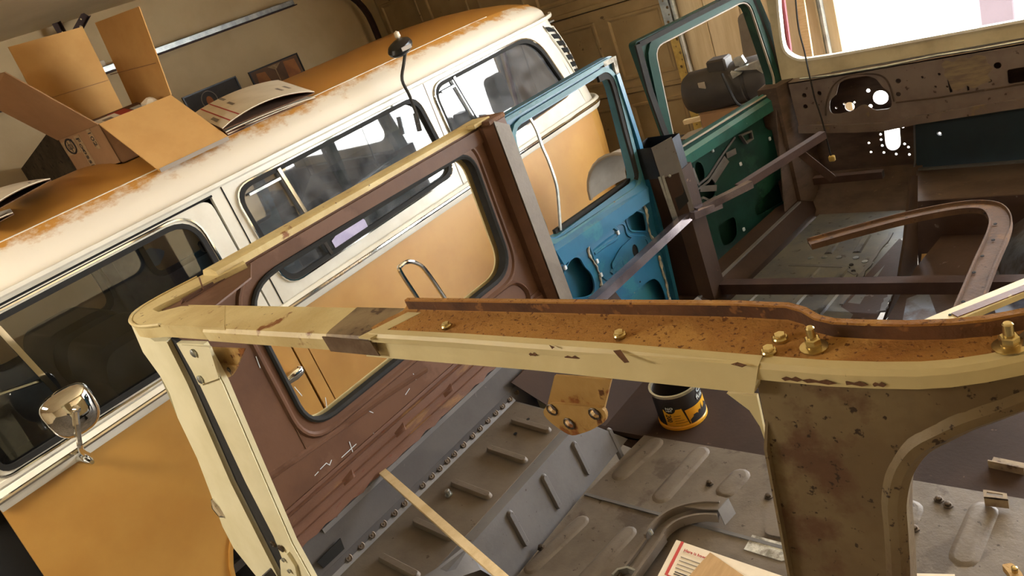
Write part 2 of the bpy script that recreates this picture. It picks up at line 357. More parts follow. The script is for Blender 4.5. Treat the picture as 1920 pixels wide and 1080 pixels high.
def perforated(name, p0, p1, w, m, label, cat, nx=(1, 0, 0), step=.05):
    p0, p1 = V(p0), V(p1); d = (p1-p0); L = d.length; d.normalize(); nx = V(nx); nn = d.cross(nx).normalized()
    t = thing(name, label, cat, p0)
    ou = [p0-nx*w/2, p0+nx*w/2, p1+nx*w/2, p1-nx*w/2]; holes = []
    k = step
    i = 0
    while k < L-step*.6:
        c = p0+d*k+nx*(.012 if i % 3 else -.01); r = .007 if i % 2 else .012
        holes.append([c+nx*(r*math.cos(a))+d*(r*math.sin(a)) for a in [2*PI*j/6 for j in range(6)]]); k += step; i += 1
    obj('perforated_web', MB().plate(ou, holes, nn*.003), m, t, smooth=False)
    obj('angle_flange', MB().plate([p0+nx*w/2, p1+nx*w/2, p1+nx*w/2-nn*.03, p0+nx*w/2-nn*.03], [], nx*.003), m, t, smooth=False)
    return t
perforated('door_track_angle', (-2.99, 4.985, G), (-2.99, 4.985, 1.22), .085, zinc_m, 'yellow zinc perforated angle bolted beside the closed garage door, lower length', 'bracket')
perforated('door_track_angle', (-3.0, 4.985, 1.23), (-3.0, 4.985, 2.3), .085, galv_m, 'silver galvanised perforated angle beside the garage door, above the yellow length', 'bracket')
tag(obj('door_track', MB().tube([(-2.925, 4.96, G), (-2.925, 4.96, 2.35)], .022, 10), galv_m), 'bright upright steel door track right of the perforated angles', 'track')
trk = thing('door_track', 'silver ceiling rail of the garage door running along the left wall into a curve', 'track', (-6.02, 4.9, G))
pth = [(-6.05, 4.93, G), (-6.05, 4.93, 1.95)]+[(-6.05, 4.55+.38*math.cos(a), 1.97+.4*math.sin(a)) for a in [PI/2*k/8 for k in range(9)]]
obj('curved_track', MB().sweep(pth, [(-.025, -.004), (.025, -.004), (.025, .03), (.018, .03), (.018, .004), (-.025, .004)], up=(1, 0, 0)), tubebrown_m, trk)
obj('ceiling_rail', MB().bb(-6.08, -6.03, .6, 4.2, 2.355, 2.40, .004), galv_m, trk)
obj('rail_flange', MB().bb(-6.08, -6.0, .6, 4.2, 2.345, 2.353), tubebrown_m, trk)
perforated('track_hanger', (-6.08, 2.30, 2.40), (-6.08, 2.30, 2.77), .05, tubebrown_m, 'dark perforated steel hanger holding the door rail to the ceiling', 'bracket', (0, 1, 0))
perforated('track_hanger', (-6.02, 2.05, 2.44), (-6.02, 2.50, 2.76), .05, tubebrown_m, 'dark slanted perforated brace crossing the rail hanger at the ceiling', 'bracket', (0, .58, -.81))
# wall pictures
def picture(name, y0, y1, z0, z1, label):
    t = thing(name, label, 'picture', (-6.2, (y0+y1)/2, z0))
    obj('frame', MB().plate(X2(-6.185, [(y0, z0), (y1, z0), (y1, z1), (y0, z1)]), [X2(-6.185, [(y0+.012, z0+.012), (y1-.012, z0+.012), (y1-.012, z1-.012), (y0+.012, z1-.012)])], (-.015, 0, 0)), black_m, t, smooth=False)
    return t
pa = picture('wall_picture', 2.93, 3.45, 1.82, 2.0, 'dark picture with a small ringed face hanging behind the white mailers')
obj('print_ground', MB().bb(-6.199, -6.193, 2.94, 3.44, 1.83, 1.99), tank_m, pa)
obj('print_figure', MB().plate(disc((-6.192, 3.14, 1.89), .03, 'x', 12, .045), [], (-.001, 0, 0)), skin_m, pa)
obj('print_ring', MB().tube(disc((-6.191, 3.14, 1.90), .07, 'x', 20, .075), .004, 5, True), greyink_m, pa)
pb = picture('wall_picture', 3.575, 4.11, 1.79, 1.985, 'brown and orange picture hanging on the left wall nearest the garage door')
obj('print_ground', MB().bb(-6.199, -6.193, 3.585, 4.1, 1.8, 1.975), pbrown_m, pb)
obj('print_shape', MB().plate(X2(-6.192, [(3.62, 1.81), (3.76, 1.81), (3.73, 1.94), (3.64, 1.95)]), [], (-.001, 0, 0)), porange_m, pb)
obj('print_shape', MB().plate(X2(-6.192, [(3.93, 1.81), (4.07, 1.82), (4.06, 1.95), (3.94, 1.96)]), [], (-.001, 0, 0)), porange_m, pb)
obj('print_line', MB().bb(-6.1925, -6.191, 3.835, 3.843, 1.81, 1.93), print_m, pb)
obj('print_shape', MB().plate(X2(-6.1915, [(3.77, 1.965), (3.91, 1.965), (3.84, 1.92)]), [], (-.001, 0, 0)), print_m, pb)
tag(obj('wall_switch', MB().bb(-6.2, -6.185, 2.47, 2.52, 2.39, 2.45, .004), paper_m), 'small white box on the left wall between the carton flaps', 'switch')
# outside
rp_ = thing('red_post', 'faded red post standing outside in the bright driveway', 'post', (-1.8, 9.0, G))
obj('post_face', MB().bb(-1.97, -1.68, 8.9, 9.05, G-.02, 2.6, .01), postred_m, rp_)
obj('sign_plate', MB().bb(-1.57, -1.50, 8.95, 8.97, .95, 1.25, .004), greyink_m, rp_)
# broom handle and board leaning on the front wall seen through the windscreen opening
tag(obj('broom_handle', MB().tube([(-2.13, 4.62, G), (-2.11, 4.98, 2.05)], .016, 8), redpaint_m), 'thin red pole leaning on the boarded wall beside the driveway opening', 'pole')
tag(obj('wood_board', MB().sweep([(-2.02, 4.72, G), (-2.04, 4.96, 1.5)], rect(.05, .02), up=(0, 1, 0)), lath_m), 'short pale board leaning on the front wall behind the windscreen frame', 'board')

# ------------------------------------------------------------ orange and white van
bus = thing('camper_van', 'orange and white vintage van parked along the left wall under cardboard boxes', 'van', (-4.12, 2.2, G))
BX = -3.3
low = obj('lower_side', MB().plate(rp(X2(BX, [(1.535, .955), (1.535, 0), (4.2, 0), (4.2, .955)]), 0), [], (-.02, 0, 0)), orange_m, bus)
obj('seam_strip', MB().plate(X2(BX, [(1.466, .955), (1.466, 0), (1.529, 0), (1.529, .955)]), [], (-.02, 0, 0)), orange_m, low)
arch = [(1.055+.385*math.cos(a), -.02+.385*math.sin(a)) for a in [PI-PI*k/16 for k in range(17)]]
door = obj('cab_door', MB().plate(X2(BX, [(.165, .955), (.10, -.02), (.665, -.02)]+[p for p in arch if p[1] > .0]+[(1.448, -.02), (1.458, .955)]), [], (-.02, 0, 0)), orange_m, bus)
obj('arch_lip', MB().sweep(X2(BX+.004, arch), [(-.004, -.012), (.012, -.012), (.012, .012), (-.004, .012)], up=(1, 0, 0)), orange_m, bus)
cabwin = rp(X2(BX, [(.235, 1.075), (1.345, 1.06), (1.335, 1.575), (.32, 1.575)]), [.06, .06, .11, .12], 6)
obj('door_upper_frame', MB().plate(rp(X2(BX, [(.165, .958), (1.458, .958), (1.452, 1.612), (.26, 1.612)]), [0, 0, .05, .1]), [cabwin], (-.025, 0, 0)), white_m, door)
def ring(loop, prof, up=(1, 0, 0)): return MB().sweep(loop, prof, True, up)
SEAL = [(-.010, -.006), (.012, -.006), (.012, .008), (-.010, .008)]
obj('window_seal', ring(cabwin, SEAL), rubber_m, door)
obj('window_trim', ring(off(rp(X2(BX, [(.21, 1.05), (1.37, 1.035), (1.36, 1.6), (.30, 1.6)]), [.06, .06, .12, .12], 6), (.002, 0, 0)), circ(.007, 6)), chrome_m, door)
obj('window_pane', MB().plate(off(cabwin, (-.012, 0, 0)), [], (-.004, 0, 0)), glass_m, door, smooth=False)
obj('quarter_divider', MB().sweep([(BX+.004, .555, 1.07), (BX+.004, .495, 1.575)], rect(.022, .014), up=(1, 0, 0)), chrome_m, door)
obj('quarter_catch', MB().tube([(BX-.03, .52, 1.29), (BX-.03, .33, 1.34)], .008, 6), chrome_m, door)
# handle
hn = obj('door_handle', MB().loft([[(BX+.038+.014*math.cos(a)*f, yy, .702+dz+.020*math.sin(a)*f) for a in [2*PI*k/12 for k in range(12)]] for yy, f, dz in ((1.20, .4, -.004), (1.215, .8, -.003), (1.30, .75, 0), (1.345, 1.0, .003), (1.39, 1.4, .006), (1.425, 1.35, .006), (1.44, .8, .006))]), chrome_m, door)
obj('handle_post', MB().bb(BX, BX+.03, 1.39, 1.43, .69, .725, .004), chrome_m, hn)
obj('handle_post', MB().bb(BX, BX+.03, 1.205, 1.235, .688, .71, .003), chrome_m, hn)
# upper side with two window openings
w2 = rp(X2(BX, [(1.60, 1.095), (2.83, 1.115), (2.77, 1.59), (1.575, 1.59)]), .09, 6)
w3 = rp(X2(BX, [(2.935, 1.115), (4.055, 1.15), (3.86, 1.595), (2.91, 1.59)]), [.08, .09, .16, .09], 7)
obj('upper_side', MB().plate(X2(BX, [(1.466, .958), (4.2, .958), (3.99, 1.65), (1.466, 1.65)]), [w2, w3], (-.025, 0, 0)), white_m, bus)
obj('pillar_seam', MB().bb(BX, BX+.003, 1.523, 1.528, .96, 1.64), dark_m, bus)
obj('pillar_seam', MB().bb(BX, BX+.002, 2.86, 2.865, .98, 1.64), greyink_m, bus)
obj('door_header', MB().bb(BX-.025, BX, .16, 1.466, 1.62, 1.65), white_m, bus)
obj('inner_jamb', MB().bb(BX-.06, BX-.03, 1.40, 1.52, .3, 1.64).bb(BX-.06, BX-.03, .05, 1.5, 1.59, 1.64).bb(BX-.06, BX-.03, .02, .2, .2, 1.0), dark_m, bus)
for nm, w, yd, zd in (('window', w2, (1.875, 1.82), (1.1, 1.59)), ('window', w3, (3.20, 3.09), (1.12, 1.59))):
    sl = obj('window_seal', ring(w, [(-.012, -.008), (.014, -.008), (.014, .008), (-.012, .008)]), rubber_m, bus)
    cy = sum(p.y for p in w)/len(w); cz = sum(p.z for p in w)/len(w)
    inn = [V((BX+.005, cy+(p.y-cy)*.955, cz+(p.z-cz)*.90)) for p in w]
    obj('chrome_bead', ring([V((BX+.008, cy+(p.y-cy)*1.025, cz+(p.z-cz)*1.06)) for p in w], circ(.006, 6)), chrome_m, sl)
    obj('slider_frame', MB().sweep([(BX+.004, min(p.y for p in w)+.05, 1.545), (BX+.004, yd[1]-.01, 1.545)], rect(.012, .008), up=(1, 0, 0)), galv_m, sl)
    obj('window_divider', MB().sweep([(BX+.008, yd[0], zd[0]), (BX+.008, yd[1], zd[1])], rect(.018, .012), up=(1, 0, 0)), chrome_m, sl)
    obj('window_pane', MB().plate([V((BX-.014, p.y, p.z)) for p in w], [], (-.004, 0, 0)), dustglass_m, sl, smooth=False)
obj('lilac_sticker', MB().plate([(-3.309,1.917,1.152), (-3.309,1.999,1.182), (-3.309,2.052,1.179), (-3.309,2.122,1.189), (-3.309,2.148,1.154), (-3.309,2.148,1.114), (-3.309,2.089,1.104), (-3.309,2.052,1.093), (-3.309,2.009,1.103), (-3.309,1.959,1.081), (-3.309,1.92,1.108)], [], (-.001, 0, 0)), lilac_m, bus)
obj('pink_sticker', MB().plate([(-3.309,3.762,1.154), (-3.309,3.888,1.161), (-3.309,4.055,1.144), (-3.309,4.055,1.121), (-3.309,3.894,1.129), (-3.309,3.773,1.131)], [], (-.001, 0, 0)), pink_m, bus)
# belt
obj('belt_band', MB().sweep([(BX+.012, .165, .956), (BX+.012, 4.2, .956)]+[(BX+.012-.25*(1-math.cos(a)), 4.2+.25*math.sin(a), .956) for a in [PI/2*k/8 for k in range(1, 9)]], [(0, 0), (.012, .0), (.022, .022), (.022, .05), (.010, .068), (.0, .07), (-.004, .035)], up=(0, 0, 1)), white_m, bus)
obj('belt_trim', MB().sweep([(BX+.036, .165, .998), (BX+.036, 4.2, .998)]+[(BX+.036-.27*(1-math.cos(a)), 4.2+.27*math.sin(a), .998) for a in [PI/2*k/8 for k in range(1, 9)]], [(.008*math.cos(a), .011*math.sin(a)) for a in [2*PI*k/8 for k in range(8)]], up=(0, 0, 1)), chrome_m, bus)
obj('stained_sill', MB().bb(BX, BX+.006, .2, 1.45, 1.03, 1.05, .002), trim_m, bus)
# rear corner and back of the van
def corner(z, ins, dy, r=.23):
    y0 = 4.2-dy
    return [(BX-ins-r*(1-math.cos(a)), y0+r*math.sin(a), z) for a in [PI/2*k/8 for k in range(9)]]+[(-4.94+ins+r*(1-math.cos(a)), y0+r*math.sin(a), z) for a in [PI/2*k/8 for k in range(8, -1, -1)]]
obj('rear_corner_lower', MB().loft([corner(z, i, d) for z, i, d in ((.0, .05, .10), (.25, .03, .06), (.4, .015, .03), (.6, .005, .01), (.80, 0, 0), (.955, 0, 0))], False, False), orange_m, bus)
obj('rear_corner_upper', MB().loft([corner(z, i, d) for z, i, d in ((.955, 0, 0), (1.1, 0, .04), (1.3, .0, .10), (1.5, .004, .165), (1.65, .012, .21))], False, False), white_m, bus)
va = [(-3.296,4.007,1.606), (-3.296,4.114,1.581)]; vb = [(-3.296,4.182,1.216), (-3.296,4.293,1.2)]
N_ = 7
def vy(y, z):
    y0 = 4.2-.30*(z-.955)
    return -3.296 if y < y0 else -3.296-.23*(1-math.sqrt(max(0, 1-((y-y0)/.23)**2)))
def q(t, sd):
    a = V(va[0]).lerp(V(vb[0]), t); b = V(va[1]).lerp(V(vb[1]), t); p = a.lerp(b, sd)
    return V((vy(p.y, p.z)+.001, p.y+.018*math.sin(PI*t), p.z))
rimp = [q(k/8, -.12) for k in range(9)]+[q(1-k/8, 1.12) for k in range(9)]
vt = obj('air_intake', MB().sweep(rimp, rect(.006, .006), True, (1, 0, 0)), white_m, bus)
for k in range(N_):
    t0, t1 = (k+.08)/N_, (k+.74)/N_
    pts = [q(t0, 0), q(t0, 1), q(t1, 1), q(t1, 0)] if k else [q(t0, 0), q(t0, .35), q((t0+t1)/2, .75), q(t1, 1), q(t1, 0)]
    obj('intake_slot', MB().plate(pts, [], (.004, 0, 0)), dark_m, vt, smooth=False)
# front nose
obj('nose', MB().loft([[(BX-i-.14, .10, z), (BX-i-.20, .0, z), (BX-i-.40, -.1, z), (-4.12, -.13, z), (-4.94+i+.35, -.1, z), (-4.94+i+.1, -.02, z), (-4.94+i, .13, z)] for z, i in ((0, .08), (.25, .05), (.6, .01), (.95, 0))], False, False), orange_m, bus)
obj('windscreen_pillar', MB().sweep([(BX-.03, .10, .955), (BX-.045, .15, 1.3), (BX-.07, .24, 1.63)], rect(.06, .07), up=(1, 0, 0)), white_m, bus)
obj('windscreen_pillar', MB().sweep([(-4.91, .10, .955), (-4.895, .15, 1.3), (-4.87, .24, 1.63)], rect(.06, .07), up=(1, 0, 0)), white_m, bus)
obj('windscreen_sill', MB().loft([[(BX-.10, .0, z), (BX-.35, -.1, z), (-4.12, -.13, z), (-4.59, -.1, z), (-4.84, 0, z)] for z in (.95, 1.07)], False, False), white_m, bus)
obj('windscreen_pane', MB().loft([[(BX-.09, .03+d, z), (BX-.35, -.07+d, z), (-4.12, -.10+d, z), (-4.59, -.07+d, z), (-4.85, .03+d, z)] for z, d in ((1.07, 0), (1.6, .13))], False, False), dustglass_m, bus)
# roof
def roofz(x, y):
    u = min(1, abs((-3.335 if x > -4.12 else -4.905)-x)/.785)
    g = (1-(1-u)**2.25)**(1/2.25)
    H = .255
    if y > 3.5: H *= math.sqrt(max(.0, 1-((y-3.5)/.85)**2))*.85+.15
    if y < .5: H *= math.sqrt(max(0, 1-((.5-y)/.75)**2))*.7+.3
    return 1.645+H*g
rr = []
us = [0, .02, .05, .09, .13, .147, .153, .16, .2, .28, .4, .6, .8, 1]
for y in [-.1, -.05, .05, .2, .5, 1, 1.6, 2.2, 2.8, 3.4, 3.6, 3.8, 3.95, 4.08, 4.15, 4.2, 4.24, 4.265]:
    row = []
    ins = 0 if y < 4.0 else .26*(1-math.sqrt(max(0, 1-((y-4.0)/.27)**2)))
    fi = 0 if y > .25 else .4*(1-math.sqrt(max(0, 1-((.25-y)/.37)**2)))
    for sgn in (1, -1):
        for u in (us if sgn > 0 else us[-2::-1]):
            x = -4.12+sgn*(.785*(1-u)); xr = -4.12+(x+4.12)*(1-(ins+fi)/.785)
            row.append((xr, y, roofz(x, y)+(.006 if .14 < u < .16 else 0)))
    rr.append(row)
obj('roof', MB().loft(rr, False, False), roof_m, bus, center=False)
obj('roof_crease', MB().tube([(-3.335-.785*.155, y, roofz(-3.335-.785*.155, y)+.002) for y in [.05+.26*k for k in range(15)]], .006, 6), trim_m, bus)
obj('headliner', MB().bb(-4.88, -3.36, .1, 4.2, 1.6, 1.61), liner_m, bus)
gp = [(-3.30, y, 1.648) for y in (.16, 1, 2, 3, 3.9)]+[(-3.30-.25*(1-math.cos(a))-.005, 4.0+.25*math.sin(a), 1.648+.006*math.sin(a)) for a in [PI/2*k/8 for k in range(1, 6)]]
obj('rain_gutter', MB().sweep(gp, [(-.03, -.012), (.018, -.012), (.024, -.004), (.024, .012), (.014, .012), (.012, 0), (-.03, 0)], up=(0, 0, 1)), white_m, bus)
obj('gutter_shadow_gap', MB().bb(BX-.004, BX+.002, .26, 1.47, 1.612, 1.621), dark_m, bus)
# far side seen through the windows
FX = -4.92
fw2 = rp(X2(FX, [(1.62, 1.1), (2.8, 1.1), (2.76, 1.55), (1.62, 1.55)]), .07); fw3 = rp(X2(FX, [(2.95, 1.12), (4.0, 1.12), (3.9, 1.55), (2.95, 1.55)]), .07)
fwc = rp(X2(FX, [(.60, 1.08), (1.32, 1.08), (1.32, 1.55), (.56, 1.55)]), .08); fwq = rp(X2(FX, [(.2, 1.08), (.52, 1.08), (.48, 1.52), (.30, 1.52)]), .05)
fs_ = obj('far_side_wall', MB().plate(X2(FX, [(.1, 0), (4.06, 0), (4.06, 1.64), (.1, 1.64)]), [fw2, fw3, fwc, fwq], (-.03, 0, 0)), grey_m, bus)
for w in (fw2, fw3, fwc, fwq):
    obj('far_window_seal', ring(w, [(-.018, -.01), (.018, -.01), (.018, .012), (-.018, .012)]), rubber_m, fs_)
obj('far_pillar_trim', MB().bb(FX, FX+.03, 1.36, 1.43, .9, 1.58, .004), grey_m, fs_)
obj('sticker', MB().plate([(FX-.01, 1.67+.055*math.cos(a)*(1+.35*math.cos(3*a)), 1.22+.06*math.sin(a)) for a in [2*PI*k/16 for k in range(16)]], [], (-.001, 0, 0)), pale_m, fs_, label='pale rabbit shaped sticker on the far glass')
obj('van_floor', MB().bb(-4.9, BX-.05, .05, 4.2, .05, .09), tank_m, bus)
obj('cab_bulkhead', MB().bb(-4.88, BX-.08, 1.5, 1.53, .09, 1.0), grey_m, bus)
def seat(x):
    prof = rp([V((x, y, z)) for y, z in ((.82, .62), (.74, 1.12), (.79, 1.235), (1.10, 1.235), (1.16, 1.12), (1.12, .62))], [.02, .05, .06, .08, .05, .02], 4)
    s_ = obj('cab_seat', MB().loft([[p+V((-.26, 0, -.03)) for p in prof], [p+V((-.22, 0, 0)) for p in prof], [p+V((.22, 0, 0)) for p in prof], [p+V((.26, 0, -.03)) for p in prof]]), vinyl_m, bus)
    obj('seat_cushion', MB().box((x, .62, .62), (.52, .5, .18), .05, None, 3), vinyl_m, s_)
seat(-3.74); seat(-4.5)
obj('rolled_screen', MB().tube([(-3.75, 1.62, 1.18), (-3.75, 2.05, 1.2)], .075, 14), grey_m, bus)
obj('screen_bracket', MB().bb(-3.80, -3.74, 1.56, 1.60, 1.05, 1.45, .01).bb(-3.8, -3.74, 1.3, 1.58, 1.10, 1.13, .006).bb(-3.80, -3.75, 1.50, 1.60, 1.32, 1.38, .01), black_m, bus)
cb = obj('interior_panel', MB().plate(X2(-3.85, [(1.72, 1.05), (1.95, 1.0), (2.0, 1.18), (1.93, 1.22), (1.93, 1.52), (1.72, 1.55)]), [disc((-3.85, 1.78, 1.4), .012, 'x', 8), disc((-3.85, 1.9, 1.12), .014, 'x', 8)], (-.01, 0, 0)), grey_m, bus)
def flower(c, r):
    mb = MB(); loop = []
    for k in range(64):
        a = 2*PI*k/64; rr_ = r*(.62+.38*abs(math.cos(4*a))); loop.append((c[0], c[1]+rr_*math.cos(a), c[2]+rr_*math.sin(a)))
    return mb.plate(loop, [disc(c, r*.22, 'x', 10)], (-.002, 0, 0))
obj('flower_sticker', flower((-3.33, 1.71, 1.47), .042), pale_m, bus, label='white daisy sticker on the small sliding pane')
obj('flower_sticker', flower((-3.33, 1.765, 1.52), .026), pale_m, bus, label='smaller daisy sticker above the other')
obj('camper_cabinet', MB().bb(-4.86, -4.3, 2.9, 4.0, .09, 1.2, .01), grey_m, bus)
obj('folded_bed', MB().box((-4.1, 2.4, .95), (.9, .9, .1), .03, Matrix.Rotation(.7, 3, 'X'), 2), liner_m, bus)
for y in (1.05, 3.45):
    for x in (-3.44, -4.80):
        w_ = obj('wheel', MB().lathe([(.10, -.08), (.27, -.085), (.315, -.06), (.325, 0), (.315, .06), (.27, .085), (.19, .07), (.1, .06)], 28, (x, y, G+.326), (1, 0, 0)), rubber_m, bus)
        obj('hub_cap', MB().lathe([(.005, .105), (.06, .10), (.13, .08), (.18, .06)], 20, (x, y, G+.326), (1, 0, 0), False), chrome_m, w_)
# door mirror
mc = V([(-3.1,0.507,1.188)][0])
mr = obj('door_mirror', MB().loft([[(mc.x+dx, mc.y+.092*f*math.copysign(abs(math.cos(a))**.7, math.cos(a))*(1.0+.16*math.sin(a)), mc.z+.094*f*math.copysign(abs(math.sin(a))**.7, math.sin(a))) for a in [2*PI*k/24 for k in range(24)]] for dx, f in ((-.012, .96), (-.004, 1), (.004, 1), (.018, .93), (.034, .75), (.044, .45), (.047, .1))]), mirror_m, bus)
obj('mirror_arm', MB().tube(smooth_path([[(-3.04,0.51,1.2)][0], [(-3.04,0.485,1.147)][0], [(-3.07,0.463,1.08)][0], [(-3.12,0.463,1.034)][0], [(-3.18,0.482,0.987)][0]], 5), .010, 8, scale=None), chrome_m, mr)
obj('arm_knob', MB().lathe([(.004, -.018), (.014, -.010), (.016, 0), (.014, .010), (.004, .018)], 12, [(-3.045,0.513,1.202)][0], (1, 0, .2)), chrome_m, mr)
obj('arm_foot', MB().lathe([(.022, 0), (.024, .02), (.016, .05), (.015, .12), (.008, .14)], 12, [(-3.285,0.47,0.96)][0], (1, .02, .05)), chrome_m, mr)
# black mirror on a bent stalk fixed to the van window
lm = thing('stalk_mirror', 'black oval mirror head on a bent black stalk above the van window', 'mirror', (-3.29, 2.67, 1.44))
obj('stalk', MB().tube(smooth_path([(-3.2,2.635,1.475), (-3.2,2.652,1.52), (-3.2,2.657,1.622), (-3.2,2.651,1.712), (-3.2,2.703,1.781), (-3.2,2.743,1.83)], 4), .0085, 8), black_m, lm)
obj('clamp_foot', MB().tube([(-3.24,2.661,1.427), (-3.24,2.682,1.523)], .014, 8), black_m, lm)
hc = [(-3.2,2.723,1.865)][0]
hd = obj('mirror_head', MB().lathe([(.005, -.04), (.055, -.036), (.075, -.018), (.08, 0), (.07, .022), (.04, .038), (.004, .042)], 20, (0, 0, 0)), black_m, lm)
hd.location = V(hc)-WL['stalk_mirror']; hd.scale = (.7, 1.0, .85); hd.rotation_euler = (.25, .3, 0)
obj('head_label', MB().box((hc[0]+.058, hc[1]-.01, hc[2]-.012), (.004, .07, .02)), greyink_m, lm)
obj('head_lamp', MB().lathe([(.002, .03), (.014, .022), (.016, 0), (.006, -.01)], 10, (hc[0]-.02, hc[1]+.03, hc[2]+.05)), paper_m, lm)
# chrome loop standing beside the van
ul = thing('tube_loop_frame', 'bright chrome tube bent into a loop standing beside the orange van side', 'frame', (-3.04, 2.12, G))
A_ = [(-3.04,2.061,0.741), (-3.04,2.034,0.913), (-3.04,2.056,0.931), (-3.04,2.098,0.929), (-3.04,2.143,0.898), (-3.04,2.177,0.838), (-3.04,2.217,0.654)]
obj('tube_loop', MB().tube([(-3.04, A_[0][1], G+.01)]+smooth_path(A_, 5)+[(-3.04, A_[-1][1], G+.01)], .0115, 10), chrome_m, ul)
obj('foot_plate', MB().bb(-3.14, -2.94, A_[0][1]-.05, A_[-1][1]+.05, G, G+.02, .004), boxsteel_m, ul)

# ------------------------------------------------------------ things on the van roof
ct = thing('open_carton', 'large open cardboard carton with four raised flaps on the van roof', 'box', (-3.96, 1.5, 1.865))
x0, x1, y0, y1, zb, zt = -4.27, -3.68, 1.335, 1.70, 1.872, 2.062
th = .006
obj('carton_wall', MB().bb(x0, x1, y0, y0+th, zb, zt), cardin_m, ct); obj('carton_wall', MB().bb(x0, x1, y1-th, y1, zb, zt), cardin_m, ct)
obj('carton_wall', MB().bb(x0, x0+th, y0, y1, zb, zt), cardin_m, ct); obj('carton_wall', MB().bb(x1-th, x1, y0, y1, zb, zt), cardin_m, ct)
obj('carton_base', MB().bb(x0, x1, y0, y1, zb, zb+th), cardin_m, ct)
def flap(pts, m):
    P = [V(p) for p in pts]; n = (P[1]-P[0]).cross(P[2]-P[0]).normalized()*.005
    f = obj('carton_flap', MB().plate(P, [], n), m, ct, smooth=False); return f
flap([(x1, y0, zt), (x1, y1, zt)]+[(-3.4,1.726,1.801), (-3.4,1.359,1.798)], card_m)
flap([(x1, y1, zt), (x0+.13, y1, zt)]+[(-4.144,1.74,2.499), (-3.628,1.74,2.457)], card_m)
flap([(x0, y1, zt), (x0, y0, zt)]+[(-4.36,1.388,2.534), (-4.36,1.763,2.521)], card_m)
flap([(x0, y0, zt), (x1, y0, zt)]+[(-3.806,1.15,2.39), (-4.204,1.15,2.424), (-4.265,1.15,2.318)], cardin_m)
for pts in ([(-4.325,1.398,2.33), (-4.325,1.735,2.302)], [(-4.3,1.405,2.254), (-4.3,1.719,2.239)], [(-4.243,1.725,2.312), (-3.694,1.725,2.271)], [(-4.231,1.715,2.257), (-3.694,1.715,2.215)]):
    obj('score_line', MB().sweep(pts, rect(.004, .003)), cardin_m, ct)
obj('printed_edge', MB().sweep([V(p)+V((.003, 0, 0)) for p in [(-3.4,1.362,1.797), (-3.4,1.719,1.799)]], rect(.002, .018)), greyink_m, ct)
tap = obj('printed_strip', MB().bb(-4.05, -3.975, y0-.0015, y0, zb+.003, zt-.012), print_m, ct, smooth=False)
lettering('ossi', .062, (-4.035, y0-.002, zb+.115), (0, 0, -1), (1, 0, 0), ink_m, tap)
lettering('For', .06, (-4.035, y0-.002, zt-.02), (0, 0, -1), (1, 0, 0), ink_m, tap)
lg = obj('printed_strip', MB().bb(-4.262, -4.06, y0-.0015, y0, zb+.10, zt-.02), print_m, ct, smooth=False)
obj('ring_logo', MB().tube(disc((-4.15, y0-.002, zb+.14), .06, 'y', 20, .036), .005, 5, True), ink_m, lg)
lettering('dpl', .06, (-4.195, y0-.002, zb+.125), (1, 0, 0), (0, 0, 1), ink_m, lg)
lettering('2', .04, (-4.11, y0-.002, zt-.045), (1, 0, 0), (0, 0, 1), ink_m, lg)
t2 = obj('printed_strip', MB().bb(-3.86, -3.81, y0-.0015, y0, zb+.09, zt-.004), print_m, ct, smooth=False)
lettering('102', .052, (-3.855, y0-.002, zt-.01), (0, 0, -1), (1, 0, 0), ink_m, t2)
t3 = obj('printed_strip', MB().bb(x1, x1+.0015, y0+.12, y0+.2, zb+.004, zb+.10), print_m, ct, smooth=False)
lettering('102', .055, (x1+.002, y0+.13, zb+.09), (0, 0, -1), (0, 1, 0), ink_m, t3)
bk = thing('packaged_part_box', 'dark printed box lying inside the open carton', 'box', (-3.85, 1.5, 1.88))
obj('box_body', MB().box((-3.86, 1.52, 2.035), (.2, .26, .06), .003, Matrix.Rotation(.25, 3, 'Y')), kraftdark_m, bk)
obj('box_label', MB().box((-3.86, 1.52, 2.067), (.12, .09, .003), 0, Matrix.Rotation(.25, 3, 'Y')), red_m, bk)
obj('box_text', MB().box((-3.86, 1.60, 2.067), (.05, .05, .003), 0, Matrix.Rotation(.25, 3, 'Y')), pale_m, bk)
ps = thing('packing_slip', 'small white paper slip poking out of the carton front', 'paper', (-3.74, 1.40, 2.04))
obj('slip_sheet', MB().box((-3.74, 1.405, 2.06), (.12, .12, .003), 0, Matrix.Rotation(.3, 3, 'Y')), paper_m, ps)
obj('slip_print', MB().box((-3.745, 1.41, 2.063), (.05, .045, .002), 0, Matrix.Rotation(.3, 3, 'Y')), greyink_m, ps)
tag(obj('crumpled_paper', MB().lathe([(.004, -.03), (.04, -.012), (.045, .01), (.02, .03), (.003, .035)], 7, (-3.77, 1.63, 2.055), (.3, .2, 1)), paper_m, smooth=False), 'crumpled white paper in the far corner of the carton', 'paper')
